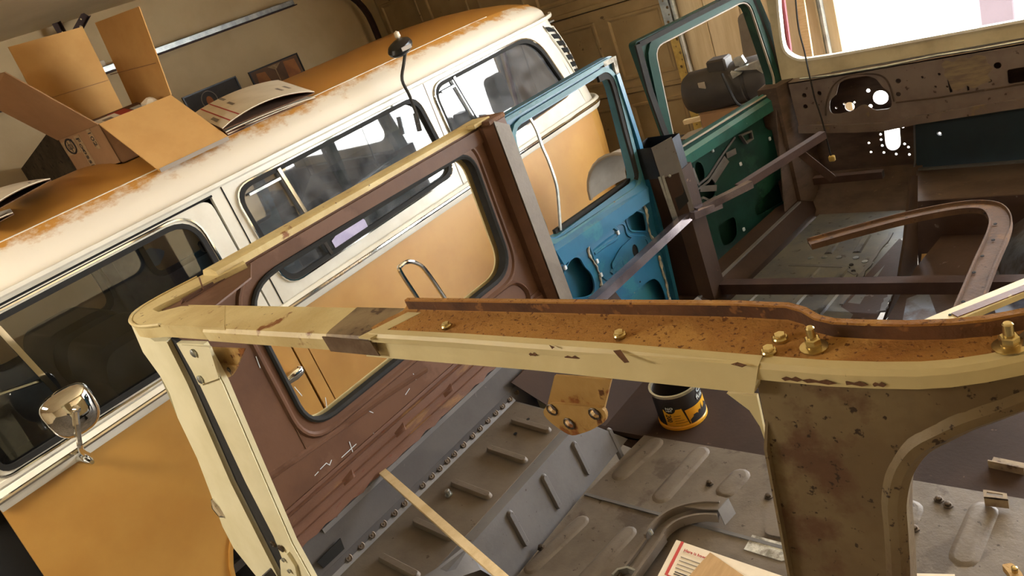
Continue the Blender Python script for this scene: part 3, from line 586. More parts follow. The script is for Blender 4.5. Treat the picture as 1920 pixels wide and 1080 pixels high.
# flattened mailers
def mailer(label, quad, bulge, stripes):
    A, B, Cq, D = [V(p) for p in quad]   # front left, front right, back right, back left
    t = thing('flattened_mailer', label, 'mailer', (A+B+Cq+D)/4, 'flattened mailing boxes on the van roof')
    n = 12; up = (B-A).cross(D-A).normalized()
    if up.z < 0: up = -up
    def P(u, v, e=0, bl=bulge): return A.lerp(B, u).lerp(D.lerp(Cq, u), v)+up*(bl*math.sin(PI*u)**.8*(1-.35*v)+e)
    def sheet(nm, m, e0, e1, bl):
        obj(nm, MB().loft([[P(i/n, v, e1, bl) for i in range(n+1)]+[P(i/n, v, e0, bl) for i in range(n, -1, -1)] for v in (0, .5, 1)]), m, t)
    sheet('top_sheet', paper_m, .004, .007, bulge); sheet('inner_lining', kraftdark_m, .001, .0035, bulge); sheet('bottom_sheet', kraftdark_m, -.003, 0, 0)
    def band(nm, u0, u1, v0, v1, m): obj(nm, MB().loft([[P(u0, v0+(v1-v0)*k/4, .0078), P(u1, v0+(v1-v0)*k/4, .0078)] for k in range(5)], False, False), m, t)
    if stripes:
        band('red_stripe', .09, .105, .02, .98, red_m); band('red_stripe', .19, .205, .02, .98, red_m)
        for u, v in ((.03, .25), (.28, .45), (.3, .8), (.75, .25), (.85, .3)): band('print_block', u, u+.035, v, v+.2, greyink_m)
mailer('flattened mailer at the bottom of the pile behind the carton', [(-3.45,1.75,1.806), (-3.45,2.211,1.795)]+[(-3.95, 2.30, 1.900), (-3.95, 1.95, 1.900)], .006, False)
mailer('flattened brown mailer with its dark mouth open, under the red-striped one', [(-3.44,1.741,1.819), (-3.44,2.273,1.79)]+[(-3.95, 2.40, 1.912), (-3.95, 1.93, 1.912)], .012, False)
mailer('white mailer with two red stripes, topmost of its pile behind the carton', [(-3.43,1.73,1.841), (-3.43,2.275,1.819)]+[(-3.93, 2.42, 1.918), (-3.93, 1.865, 1.928)], .044, True)
mailer('flattened mailer lying lowest at the left picture edge', [(-3.43,0.649,1.868), (-3.43,0.786,1.878)]+[(-3.9,0.894,1.874), (-3.9,0.762,1.881)], .006, False)
mailer('white mailer at the left picture edge, bulging topmost one', [(-3.42,0.672,1.91), (-3.42,0.966,1.938)]+[(-3.9,1.07,1.93), (-3.9,0.812,1.965)], .02, True)
tag(obj('felt_mat', MB().plate([(-7.166,1.62,1.806), (-6.589,1.62,1.905), (-5.301,1.62,2.114), (-5.061,1.62,2.106), (-4.774,1.62,1.78), (-6.225,1.62,1.823)], [], (0, .02, 0)), mat_m, smooth=False), 'dark mottled felt mat standing behind the open carton on the van roof', 'mat')

# ------------------------------------------------------------ stripped station wagon shell
wg = thing('wagon_shell', 'stripped cream and brown station wagon body shell with no roof, tailgate or seats', 'car body', (-.95, 2.1, G))
# left quarter panel with its window opening
PX = -1.75
qwin = rp(X2(PX, [(.712, 1.19), (1.575, 1.185), (1.592, 1.60), (.725, 1.605)]), [.08, .085, .07, .11], 7)
qp = obj('quarter_panel', MB().plate(X2(PX, [(.495, 1.02), (1.66, 1.02), (1.66, 1.648), (.60, 1.66), (.55, 1.62)]), [qwin], (-.008, 0, 0)), primer_m, wg)
obj('quarter_outer_skin', MB().plate(X2(-1.80, [(.50, .55), (1.72, .55), (1.72, 1.64), (.56, 1.65)]), [rp(X2(-1.80, [(.712, 1.19), (1.575, 1.185), (1.592, 1.60), (.725, 1.605)]), .08, 7)], (-.006, 0, 0)), cream_m, wg)
obj('window_seal', ring(qwin, [(-.006, -.014), (.008, -.014), (.008, .006), (.002, .009), (-.006, .006)]), rubber_m, qp)
obj('window_reveal', MB().loft([[V((x, p.y, p.z)) for p in qwin] for x in (PX-.008, PX-.03)], True, False), rubber_m, qp)
def grow(loop, ky, kz):
    cy = sum(p.y for p in loop)/len(loop); cz = sum(p.z for p in loop)/len(loop)
    return [V((PX+.001, cy+(p.y-cy)*ky, cz+(p.z-cz)*kz)) for p in loop]
obj('pressed_bead', ring(grow(qwin, 1.07, 1.16), [(-.010, -.002), (-.003, .005), (.003, .005), (.010, -.002)]), primer_m, qp)
obj('pressed_crease', MB().sweep([(-1.748,0.54,1.168), (-1.748,0.649,1.157), (-1.748,0.789,1.143), (-1.748,0.945,1.131), (-1.748,1.112,1.11)], [(-.006, -.003), (0, .005), (.010, .002), (.014, -.003)], up=(1, 0, 0)), primer_m, qp)
obj('panel_seam', MB().sweep([(-1.749,0.687,1.312), (-1.749,0.68,1.254), (-1.749,0.677,1.143)], rect(.003, .002), up=(1, 0, 0)), rust_and_shade_m, qp)
obj('panel_seam', MB().sweep([(-1.749,0.657,1.685), (-1.749,0.644,1.62)], rect(.003, .002), up=(1, 0, 0)), rust_and_shade_m, qp)
ql = obj('lower_panel_edge', MB().loft([[(PX+.004, y, 1.06) , (PX+.012, y, 1.03), (PX+.012, y, .985), (PX+.02+.003*math.sin(y*61), y, .957+.004*math.sin(y*83)), (PX, y, .957), (PX-.004, y, 1.06)] for y in [.485+.0326*k for k in range(37)]]), primerlow_m, qp)
for p in [(-1.735,0.735,1.015), (-1.735,0.938,1.017), (-1.735,1.142,1.008)]:
    obj('pressed_dimple', MB().loft([[(PX+.012, p[1]+a, p[2]+b) for a, b in ((-.022, -.012), (.018, -.012), (.018, .014), (-.022, .006))], [(PX+.022, p[1]+a, p[2]+b) for a, b in ((-.004, -.006), (.008, -.006), (.010, .006), (-.002, .004))]]), primerlow_m, qp)
obj('panel_bulge', MB().sweep(smooth_path([(-1.745,1.307,1.155), (-1.745,1.396,1.149), (-1.745,1.494,1.15), (-1.745,1.561,1.141), (-1.745,1.597,1.099), (-1.745,1.597,1.057), (-1.745,1.577,0.984)], 4), [(-.008, -.003), (0, .006), (.008, -.003)], up=(1, 0, 0)), primer_m, qp)
for i_, (z_, h_) in enumerate(((1.047, .004), (1.015, .005), (.985, .004))):
    obj('pressed_line', MB().sweep([(PX+.012, .50, z_), (PX+.012, 1.65, z_)], [(-.004, -.003), (0, h_), (.006, -.003)], up=(1, 0, 0)), primerlow_m, qp)
sc = MB(); PS = PX+.0012
for pts in ([(-1.748,0.681,1.086), (-1.748,0.704,1.088), (-1.748,0.709,1.077), (-1.748,0.721,1.085)], [(-1.748,0.748,1.07), (-1.748,0.804,1.072)], [(-1.748,0.789,1.092), (-1.748,0.783,1.056)], [(-1.748,0.801,1.054), (-1.749,0.853,1.044), (-1.749,0.903,1.035)], [(-1.748,0.864,1.062), (-1.748,0.856,1.019)], [(-1.748,0.729,1.319), (-1.748,0.735,1.286)], [(-1.748,0.765,1.033), (-1.749,0.796,1.03)], [(-1.748,0.66,1.082), (-1.748,0.674,1.084)], [(-1.749,1.063,1.125), (-1.748,1.062,1.103)], [(-1.749,0.881,1.127), (-1.749,0.892,1.111)], [(-1.748,0.789,1.241), (-1.748,0.779,1.214)], [(-1.748,1.008,1.088), (-1.748,1.03,1.095)], [(-1.748,0.681,1.446), (-1.748,0.676,1.415)]):
    sc.sweep(pts, rect(.0018, .0006), up=(1, 0, 0))
obj('scratch_marks', sc, pale_m, qp, label='thin pale scratches in the brown paint')
# rail, C pillar
obj('roof_rail', MB().sweep([(-1.79, .70, 1.667), (-1.79, 1.1, 1.66), (-1.79, 1.69, 1.65)], [(-.035, -.02), (.034, -.02), (.04, -.012), (.034, .008), (.02, .014), (-.03, .012), (-.04, 0)], up=(0, 0, 1)), creamworn_m, wg)
obj('rail_shoulder', MB().plate(X2(-1.748, [(.60, 1.655), (.60, 1.625), (1.655, 1.60), (1.655, 1.644)]), [], (.008, 0, 0)), primer_m, qp)
cp = obj('c_pillar', MB().loft([[(x, y, z) for x, y in ((-1.86, 1.655), (-1.725, 1.655), (-1.695, 1.675), (-1.695, 1.735), (-1.86, 1.735))] for z in (.62, 1.655)]), primer_m, wg)
obj('pillar_jamb', MB().plate(X2(-1.692, [(1.677, .62), (1.737, .62), (1.737, 1.62), (1.677, 1.655)]), [], (.003, 0, 0)), whtop_m, cp)
obj('pillar_cap', MB().bb(-1.80, -1.69, 1.655, 1.737, 1.648, 1.664, .003), rust_and_shade_m, cp)
obj('rail_end_plate', MB().bb(-1.80, -1.72, 1.62, 1.70, 1.655, 1.668, .003), creamworn_m, cp)
# rear corner between rail and header
obj('corner_cap', MB().plate(rp([(-1.826,0.5,1.664), (-1.866,0.534,1.664), (-1.873,0.598,1.664), (-1.849,0.691,1.664), (-1.804,0.792,1.664), (-1.719,0.759,1.664), (-1.758,0.66,1.664), (-1.792,0.579,1.664), (-1.803,0.545,1.664), (-1.747,0.538,1.664), (-1.685,0.567,1.664), (-1.501,0.579,1.664), (-1.373,0.509,1.664), (-1.644,0.494,1.664), (-1.706,0.482,1.664), (-1.764,0.481,1.664)], [.012, .012, .02, .02, 0, 0, .01, .01, .006, .006, 0, 0, 0, 0, .01, .01], 3), [], (0, 0, -.030)), creamworn_m, wg)
obj('corner_bead', MB().tube([V(p) for p in smooth_path([(-1.644,0.494,1.664), (-1.706,0.482,1.664), (-1.763,0.483,1.664), (-1.824,0.5,1.664), (-1.866,0.534,1.664), (-1.873,0.598,1.664), (-1.849,0.691,1.664)], 3)], .004, 6), creamworn_m, wg)
obj('corner_gusset', MB().plate([(-1.851,0.556,1.652), (-1.853,0.6,1.652), (-1.819,0.691,1.652), (-1.769,0.797,1.652), (-1.63,0.715,1.652), (-1.585,0.591,1.652), (-1.733,0.569,1.652)], [], (0, 0, -.004)), primer_m, wg)
# header
hx = [V(p) for p in [(-1.46,0.505,1.662), (-1.053,0.527,1.662), (-0.966,0.532,1.662)]]; hbk = [V(p) for p in [(-1.648,0.575,1.662), (-1.033,0.604,1.662), (-0.941,0.609,1.662)]]
def hdr(pa, pb, qa, qb, e):
    return MB().loft([[p+V((0, -.002-e, -.030-e)), p+V((0, -.004-e, -.008)), p+V((0, .001-e, e-.001)), p+V((0, .010, .001+e)), q_+V((0, 0, .001+e)), q_+V((0, .003, -.03))] for p, q_ in ((pa, qa), (pb, qb))])
hd_ = obj('rear_header', hdr(hx[0], hx[1]+V((.01, 0, 0)), hbk[0]+V((-.02, 0, 0)), hbk[1]+V((-.02, 0, 0)), 0), creamworn_m, wg)
obj('bare_patch', hdr(hx[1], hx[2]+V((.02, 0, 0)), hbk[1]+V((-.03, 0, 0)), hbk[2]+V((.0, 0, 0)), .0008), patch_m, hd_)
pq = [hx[1]+V((-.005, -.0065, -.002)), hx[2]+V((.03, -.0065, -.004)), hx[2]+V((.035, -.0055, -.031)), hx[1]+V((-.003, -.0055, -.0305))]
obj('bare_patch_face', MB().plate(pq, [], (0, .002, 0)), patchd_m, hd_)
fp = [V(p) for p in [(-0.967,0.533,1.653), (-0.613,0.533,1.658), (-0.33,0.533,1.662)]]; fp = [p+V((0, .010, .004)) for p in fp]
fq = [V(p) for p in [(-0.985,0.536,1.619), (-0.626,0.536,1.633), (-0.338,0.536,1.638)]]
hf = obj('header_face', MB().loft([[p+V((0, .012, .004)), p, q_, q_+V((0, .03, .002))] for p, q_ in zip(fp, fq)]), cream_m, hd_)
lipx = [V(p) for p in [(-0.942,0.531,1.666), (-0.759,0.539,1.666), (-0.611,0.543,1.666), (-0.508,0.546,1.666), (-0.413,0.546,1.666), (-0.338,0.546,1.666), (-0.269,0.547,1.666), (-0.228,0.551,1.666), (-0.196,0.556,1.666), (-0.173,0.563,1.666), (-0.15,0.574,1.666), (-0.126,0.589,1.666), (-0.104,0.609,1.666)]]
lipx.append(V((.05, .70, 1.666)))
def front(x):
    if x <= lipx[0].x: return lipx[0].y
    for a, b in zip(lipx, lipx[1:]):
        if a.x <= x <= b.x: return a.y+(b.y-a.y)*(x-a.x)/max(1e-6, b.x-a.x)
    return lipx[-1].y
def bend(p): return V((p.x, p.y+max(0, front(p.x)-front(-.34)), p.z))
obj('header_lip', MB().loft([[p+V((0, .012, .002)), p+V((0, .001, .0012)), p+V((0, -.003, -.003)), p+V((0, -.003, -(.0115 if p.x < -.36 else .016))), p+V((0, .002, -(.0125 if p.x < -.36 else .018)))] for p in lipx], False), cream_m, hd_)
# rusty top with its upturned rear flange
flt = [V(p) for p in [(-0.915,0.598,1.684), (-0.757,0.604,1.684), (-0.537,0.613,1.684), (-0.383,0.62,1.684), (-0.354,0.619,1.684), (-0.329,0.619,1.684), (-0.31,0.612,1.684), (-0.292,0.599,1.684), (-0.275,0.594,1.684), (-0.247,0.594,1.684), (-0.212,0.596,1.684), (-0.18,0.601,1.684), (-0.154,0.609,1.684), (-0.13,0.622,1.684)]]
flt.append(V((-.04, .66, 1.684))); flt.append(V((.08, .70, 1.684)))
top = []; 
for p in flt:
    fy = front(p.x)+.002; by = p.y+.004
    top.append([(p.x-.012*0, fy+.004, 1.663), (p.x, fy+(by-fy)*.3, 1.667), (p.x, fy+(by-fy)*.65, 1.667), (p.x, by-.012, 1.667), (p.x, by-.005, 1.669), (p.x, by-.002, 1.674), (p.x, by, 1.684)])
# widen the left end towards the front so that its edge runs slanting
top.insert(0, [(-.925+.0*i, q_[1], q_[2]-.002) for i, q_ in enumerate(top[0])])
for i, q_ in enumerate(top[0]): top[0][i] = (-.945+.05*(i/6.)-.02, q_[1], q_[2] if i < 4 else q_[2])
rt_ = obj('rusty_header_top', MB().loft(top, False, False), rust_m, hd_)
fl = obj('header_flange', MB().sweep([p+V((0, .002, -.008)) for p in flt], [(-.002, -.014), (.002, -.014), (.003, .008), (-.003, .008)], up=(0, 0, 1)), rust_and_shade_m, hd_)  # dark rust colour here paints the shade on the flange face
obj('flange_rim', MB().sweep([p+V((0, .003, .001)) for p in flt], rect(.007, .003), up=(0, 0, 1)), rust_m, hd_)
obj('lip_edge_strip', MB().plate([(-.955, .522, 1.6665), (-.925, .522, 1.6665), (-.88, .60, 1.668), (-.91, .60, 1.668)], [], (0, 0, -.003)), cream_m, hd_)
for poly in ([(-0.497,0.542,1.669), (-0.489,0.545,1.669), (-0.477,0.535,1.669), (-0.465,0.525,1.669), (-0.47,0.523,1.669), (-0.482,0.531,1.669)], [(-0.355,0.538,1.669), (-0.35,0.542,1.669), (-0.339,0.539,1.669), (-0.342,0.535,1.669)], [(-0.59,0.542,1.669), (-0.579,0.539,1.669), (-0.58,0.535,1.669)]):
    obj('paint_chip', MB().plate(poly, [], (0, 0, .0004)), rust_and_shade_m, hd_)
for c_, w_ in ((-.30, .010), (-.275, .016), (-.245, .012), (-.225, .006), (-.56, .012), (-.62, .007), (-.47, .006)):
    y_ = front(c_)-.0034
    obj('paint_chip', MB().plate([(c_-w_, y_, 1.6545), (c_-w_*.5, y_, 1.657), (c_, y_, 1.6555), (c_+w_*.4, y_, 1.658), (c_+w_, y_, 1.655), (c_+w_*.5, y_, 1.6525), (c_-w_*.2, y_, 1.6535), (c_-w_*.7, y_, 1.652)], [], (0, -.0003, 0)), rust_and_shade_m, hd_)
obj('flange_notch', MB().box(V([(-0.356,0.625,1.68)][0])+V((0, -.001, 0)), (.010, .006, .012), .001), black_m, hd_)
# bolts on the header
def hexhead(r, h, wr):
    mb = MB(); mb.lathe([(wr, 0), (wr, .0025), (wr*.86, .004)], 16); mb.lathe([(r, .002), (r, h), (r*.85, h+.0015)], 6); return mb
b1 = obj('hex_bolt', hexhead(.0062, .0055, .0078), gold_m, hd_, center=False); b1.location = V([(-0.794,0.563,1.668)][0])-WL['rear_header']; hexme = b1.data
for p in [(-0.507,0.572,1.668), (-0.325,0.586,1.668), (-0.327,0.563,1.668)]: place('hex_bolt', hexme, p, hd_)
def stud():
    mb = MB(); mb.lathe([(.0130, 0), (.0130, .0015), (.006, .002)], 20); mb.lathe([(.0072, .0015), (.0072, .0035), (.006, .004)], 16); mb.lathe([(.0076, .004), (.0076, .010), (.0064, .011)], 6)
    mb.lathe([(.0042, .0105), (.0042, .0215), (.003, .023)], 12); return mb
s1 = obj('stud_and_nut', stud(), gold_m, hd_, center=False); s1.location = V([(-0.289,0.577,1.668)][0])-WL['rear_header']
place('stud_and_nut', s1.data, [(-0.137,0.598,1.668)][0], hd_)
# brackets under the header
def bracket(nm, up_, dn_, holes, m, r=.007):
    b = obj(nm, MB().plate(up_, [], (0, .004, 0)), m, wg)
    obj('bracket_foot', MB().plate(rp(dn_, .010, 3), [disc(h, r, 'y', 8) for h in holes], (0, .005, 0)), m, b)
    for h in holes: obj('hole_rim', MB().tube(disc((h[0], h[1]-.001, h[2]), r+.001, 'y', 10), .0014, 5, True), boltdark_m, b)
bracket('strut_bracket', [(-0.621,0.56,1.608), (-0.532,0.56,1.613), (-0.56,0.56,1.565), (-0.655,0.56,1.557)], [(-0.646,0.555,1.565), (-0.553,0.555,1.572), (-0.557,0.555,1.552), (-0.592,0.555,1.53), (-0.629,0.555,1.514), (-0.655,0.555,1.53), (-0.666,0.555,1.546)], [(-0.643,0.555,1.556), (-0.572,0.555,1.561), (-0.622,0.555,1.537)], goldbr_m)
bracket('strut_bracket', [(-1.589,0.54,1.58), (-1.42,0.54,1.591), (-1.516,0.54,1.533), (-1.657,0.54,1.529)], [(-1.632,0.536,1.54), (-1.485,0.536,1.547), (-1.549,0.536,1.513), (-1.655,0.536,1.485), (-1.68,0.536,1.501)], [(-1.637,0.536,1.506), (-1.539,0.536,1.532)], goldbr_m, .004)
gs = obj('corner_gusset', MB().plate([(-0.391,0.57,1.606), (-0.357,0.57,1.608), (-0.361,0.57,1.535), (-0.363,0.57,1.567), (-0.37,0.57,1.587)], [], (0, .004, 0)), cream_m, wg)
# left rear pillar: outer strip, seal channel, jamb
ps_ = obj('rear_pillar', MB().plate([(-1.908,0.519,1.637), (-1.804,0.514,1.596), (-1.732,0.515,1.602), (-1.724,0.503,1.494), (-1.747,0.474,1.218), (-1.734,0.455,1.043), (-1.727,0.445,0.946), (-1.713,0.421,0.728), (-2.021,0.402,0.549), (-1.879,0.439,0.893), (-1.95,0.447,0.963), (-1.953,0.454,1.033), (-1.927,0.465,1.132), (-1.895,0.478,1.259), (-1.895,0.491,1.379), (-1.87,0.499,1.45), (-1.878,0.504,1.498), (-1.916,0.51,1.559)], [], (-.004, .02, 0)), creamclean_m, wg)
obj('pillar_side', MB().loft([[V(p) for p in [(-1.908,0.519,1.637), (-1.916,0.51,1.559), (-1.878,0.504,1.498), (-1.895,0.491,1.379), (-1.895,0.478,1.259), (-1.927,0.465,1.132), (-1.95,0.447,0.963), (-1.879,0.439,0.893), (-2.021,0.402,0.549)]], [V(p)+V((-.02, .10, 0)) for p in [(-1.908,0.519,1.637), (-1.916,0.51,1.559), (-1.878,0.504,1.498), (-1.895,0.491,1.379), (-1.895,0.478,1.259), (-1.927,0.465,1.132), (-1.95,0.447,0.963), (-1.879,0.439,0.893), (-2.021,0.402,0.549)]]], False, False), creamclean_m, ps_)
obj('tailgate_seal', MB().plate(off([(-1.735,0.515,1.602), (-1.672,0.513,1.587), (-1.664,0.504,1.501), (-1.66,0.476,1.238), (-1.643,0.46,1.087), (-1.661,0.447,0.97), (-1.645,0.425,0.758), (-1.713,0.421,0.724), (-1.727,0.445,0.946), (-1.734,0.455,1.043), (-1.747,0.474,1.218), (-1.724,0.503,1.494)], (0, .012, 0)), [], (0, .01, 0)), rubber_m, ps_)
jm = obj('pillar_jamb', MB().plate(off([(-1.689,0.514,1.598), (-1.548,0.515,1.606), (-1.531,0.506,1.517), (-1.541,0.485,1.321), (-1.549,0.461,1.1), (-1.531,0.452,1.015), (-1.498,0.432,0.824), (-1.677,0.423,0.74), (-1.665,0.447,0.968), (-1.647,0.46,1.086), (-1.664,0.476,1.237), (-1.667,0.504,1.501)], (0, .004, 0)), [], (0, .012, 0)), creamclean_m, wg)
obj('jamb_return', MB().loft([[V(p) for p in [(-1.54,0.51,1.554), (-1.531,0.506,1.517), (-1.541,0.485,1.321), (-1.549,0.461,1.1), (-1.531,0.452,1.015), (-1.498,0.432,0.824)]], [V(p)+V((-.010, .016, 0)) for p in [(-1.54,0.51,1.554), (-1.531,0.506,1.517), (-1.541,0.485,1.321), (-1.549,0.461,1.1), (-1.531,0.452,1.015), (-1.498,0.432,0.824)]]], False, False), creamclean_m, jm)
ch = obj('pillar_tip', MB().lathe([(.002, -.03), (.012, -.02), (.013, .01), (.004, .03)], 10, [(-1.914,0.461,1.102)][0], (-.2, 0, 1)), chrome_m, ps_)
mp_ = obj('mount_plate', MB().plate(rp(off([(-1.66,0.515,1.599), (-1.508,0.515,1.606), (-1.53,0.507,1.532), (-1.655,0.504,1.5)], (0, -.002, 0)), .006, 3), [], (0, .006, 0)), creamclean_m, jm)
for p in [(-1.594,0.513,1.587), (-1.625,0.506,1.52)]: obj('mount_bolt', MB().lathe([(.010, 0), (.010, .004), (.006, .0065), (.003, .007)], 12, (p[0], p[1]-.003, p[2]), (0, -1, 0)), galv_m, jm)
for p in [(-1.659,0.458,1.066), (-1.622,0.457,1.065)]: obj('latch_bolt', MB().lathe([(.010, 0), (.0105, .004), (.006, .006), (.004, .003)], 6, (p[0], p[1]+.002, p[2]), (0, -1, 0)), boltdark_m, jm)
obj('latch_striker', MB().plate(rp(off([(-1.652,0.453,1.024), (-1.591,0.457,1.064), (-1.58,0.454,1.029), (-1.596,0.449,0.989), (-1.665,0.444,0.944), (-1.708,0.444,0.936)], (0, -.004, 0)), .004, 3), [], (0, .008, 0)), creamclean_m, jm)
for p in [(-1.62,0.455,1.038), (-1.614,0.451,1.008)]: obj('striker_screw', MB().lathe([(.0055, 0), (.0055, .004), (.002, .005)], 10, (p[0], p[1]-.006, p[2]), (0, -1, 0)), galv_m, jm)
# right hand pillar in bare pitted steel with the start of the next opening
rpz = [V(p) for p in [(-0.341,0.548,1.649), (-0.266,0.548,1.652), (-0.203,0.549,1.658), (-0.167,0.549,1.663), (-0.14,0.55,1.67), (-0.119,0.551,1.677)]]
rpl = rpz+[V((-.02, .57, 1.655)), V((.12, .60, 1.655)), V((.12, .59, 1.60))]+[V(p) for p in [(-0.098,0.545,1.627), (-0.123,0.545,1.617), (-0.145,0.544,1.611), (-0.168,0.543,1.603), (-0.185,0.542,1.594), (-0.2,0.541,1.583), (-0.211,0.539,1.568), (-0.218,0.537,1.55), (-0.223,0.534,1.522), (-0.226,0.531,1.492), (-0.228,0.526,1.447), (-0.236,0.514,1.331)]]+[V((-.24, .445, .64)), V((-.345, .445, .64))]+[V(p) for p in [(-0.344,0.522,1.407), (-0.341,0.539,1.568)]]
rpl = [bend(p)+V((0, .004, -.004 if p.z > 1.63 else 0)) for p in rpl]
obj('bare_rear_pillar', MB().plate(rpl, [], (0, .03, 0)), baresteel_m, wg)
rb = [V(p) for p in [(-0.098,0.546,1.628), (-0.123,0.545,1.619), (-0.145,0.544,1.613), (-0.168,0.543,1.606), (-0.186,0.542,1.596), (-0.203,0.541,1.584), (-0.215,0.539,1.567), (-0.223,0.537,1.548), (-0.229,0.534,1.521), (-0.231,0.531,1.49), (-0.234,0.526,1.445), (-0.244,0.513,1.327)]]
obj('opening_bead', MB().sweep(smooth_path([bend(p)+V((0, .003, 0)) for p in rb], 3), [(-.013, .001), (-.006, -.004), (.002, -.003), (.008, .004), (.008, .012), (-.013, .008)], up=(0, 1, 0)), baresteel_m, wg)
obj('pillar_edge', MB().sweep([(-.334, .570, 1.64)]+[V(p)+V((-.001, .002, 0)) for p in [(-0.341,0.539,1.568), (-0.344,0.522,1.407)]]+[(-.345, .455, .64)], rect(.003, .012), up=(0, 1, 0)), baresteel_m, wg)
# wheel housing
FZ = .62
wh = obj('wheel_housing', MB().loft([[(x, y+dy, z) for x, z, dy in ((-1.725, .80, 0), (-1.715, .835, 0), (-1.46, .808, 0), (-1.435, .800, 0), (-1.415, FZ, e), (-1.7, FZ, e))] for y, e in ((.35, 0), (1.33, .14))]), steel_m, wg)
obj('housing_top', MB().plate([(-1.712, .42, .8365), (-1.462, .42, .8100), (-1.462, 1.325, .8100), (-1.712, 1.325, .8365)], [], (0, 0, -.002)), whtop_m, wh)
def capsule(L, w, h, n=6):
    mb = MB(); rings = []
    for s_, zz in ((1, 0), (.93, h*.25), (.70, h*.9), (.6, h)):
        r_ = w/2*s_; ring_ = []
        for k in range(n+1): a = -PI/2+PI*k/n; ring_.append((L/2-w/2+r_*math.cos(a), r_*math.sin(a), zz))
        for k in range(n+1): a = PI/2+PI*k/n; ring_.append((-L/2+w/2+r_*math.cos(a), r_*math.sin(a), zz))
        rings.append(ring_)
    return mb.loft(rings, True, False)
def capsule_caps(mb):
    bm = mb.bm; bm.verts.ensure_lookup_table(); bm.faces.new(bm.verts[-14:]); return mb
rtop = obj('pressed_rib', capsule_caps(capsule(.155, .026, .011)), whtop_m, wh, center=False); ribtop = rtop.data
cen = [(-1.562,1.243,0.825), (-1.549,1.108,0.825), (-1.559,0.954,0.825), (-1.559,0.794,0.825), (-1.556,0.66,0.825)]
rtop.location = V((cen[0][0], cen[0][1], .824))-WL['wheel_housing']; rtop.rotation_euler = (0, .105, 0)
for c_ in cen[1:]: place('pressed_rib', ribtop, (c_[0], c_[1], .824), wh, (0, .105, 0))
sid = [(-1.422,0.952,0.722), (-1.422,1.108,0.717), (-1.422,1.261,0.712), (-1.422,1.417,0.64)]
rs0 = None
for i, c_ in enumerate(sid):
    rot = Matrix(((0, 0, 1), (0, -1, 0), (1, 0, 0))).transposed()
    e = Matrix(((-.1, 0, 1), (0, -1, 0), (1, 0, .1))).to_euler()
    if rs0 is None:
        o_ = obj('pressed_rib', capsule_caps(capsule(.125, .022, .010)), steel_m, wh, center=False); rs0 = o_.data
        o_.location = V((-1.4255, c_[1], c_[2]))-WL['wheel_housing']; o_.rotation_euler = e
    else: place('pressed_rib', rs0, (-1.4255, c_[1], c_[2]), wh, e)
obj('rear_housing_fold', MB().loft([[(-1.50, .62, .812), (-1.46, .70, .812), (-1.44, .80, .806), (-1.417, .86, FZ)], [(-1.46, .62, .812), (-1.40, .70, .80), (-1.40, .78, .75), (-1.40, .84, FZ)]], False, False), steel_m, wh)
for p in [(-1.609,0.913,0.83), (-1.543,1.244,0.83), (-1.589,1.265,0.83), (-1.585,1.195,0.83), (-1.458,1.268,0.83)]:
    obj('housing_hole', MB().lathe([(.006, 0), (.0055, .0012), (.001, .0012)], 8, (p[0], p[1], .828)), dark_m, wh)
hb = obj('housing_bolt', MB().lathe([(.012, 0), (.012, .003), (.008, .004), (.008, .016), (.005, .018)], 8, (0, 0, 0)), galv_m, wh, center=False)
hb.location = V([(-1.61,0.913,0.828)][0])-WL['wheel_housing']
# sloping inner panel above the housing, welded along a flange
ip = obj('inner_fender_panel', MB().plate([(-1.742, .35, .965), (-1.742, 1.60, .965), (-1.70, 1.60, .87), (-1.70, .35, .87)], [], (-.006, 0, 0)), steeldark_m, wg)
ip2 = obj('inner_fender_lower', MB().plate([(-1.70, .35, .872), (-1.70, 1.42, .872), (-1.70, 1.42, .62), (-1.70, .35, .62)], [], (-.006, 0, 0)), steeldark_m, wg)
obj('fender_seam_strip', MB().bb(-1.737, -1.730, .60, 1.60, .940, .955), steel_m, ip)
wf = obj('weld_flange', MB().plate([(-1.716, .42, .868), (-1.716, 1.33, .868), (-1.696, 1.33, .836), (-1.696, .42, .836)], [], (.004, 0, 0)), steel_m, wh)
sw = None
for p in [(-1.7,0.611,0.854), (-1.7,0.656,0.852), (-1.7,0.697,0.852), (-1.7,0.741,0.85), (-1.7,0.784,0.849), (-1.7,0.824,0.85), (-1.7,0.9,0.846), (-1.7,0.94,0.846), (-1.7,0.974,0.847), (-1.7,1.009,0.841), (-1.7,1.04,0.842), (-1.7,1.083,0.841), (-1.7,1.126,0.841), (-1.7,1.163,0.839), (-1.7,1.202,0.838), (-1.7,1.241,0.835), (-1.7,1.277,0.836), (-1.7,1.315,0.837), (-1.7,1.351,0.834)]:
    if sw is None:
        o_ = obj('spot_weld', MB().lathe([(.010, 0), (.0105, .002), (.008, .003), (.006, .0012), (.003, .0012), (.002, .003)], 10), boltdark_m, wf, center=False); sw = o_.data
        o_.location = V((-1.70+.001, p[1], .852))-WL['weld_flange']; o_.rotation_euler = (0, 1.05, 0)
    else: place('spot_weld', sw, (-1.699, p[1], .852), wf, (0, 1.05, 0))
sl_ = obj('fender_slot', MB().plate(off([(-1.715,0.537,0.91), (-1.715,0.62,0.913), (-1.715,0.615,0.88), (-1.715,0.543,0.882)], (.012, 0, 0)), [], (-.003, 0, 0)), dark_m, ip)
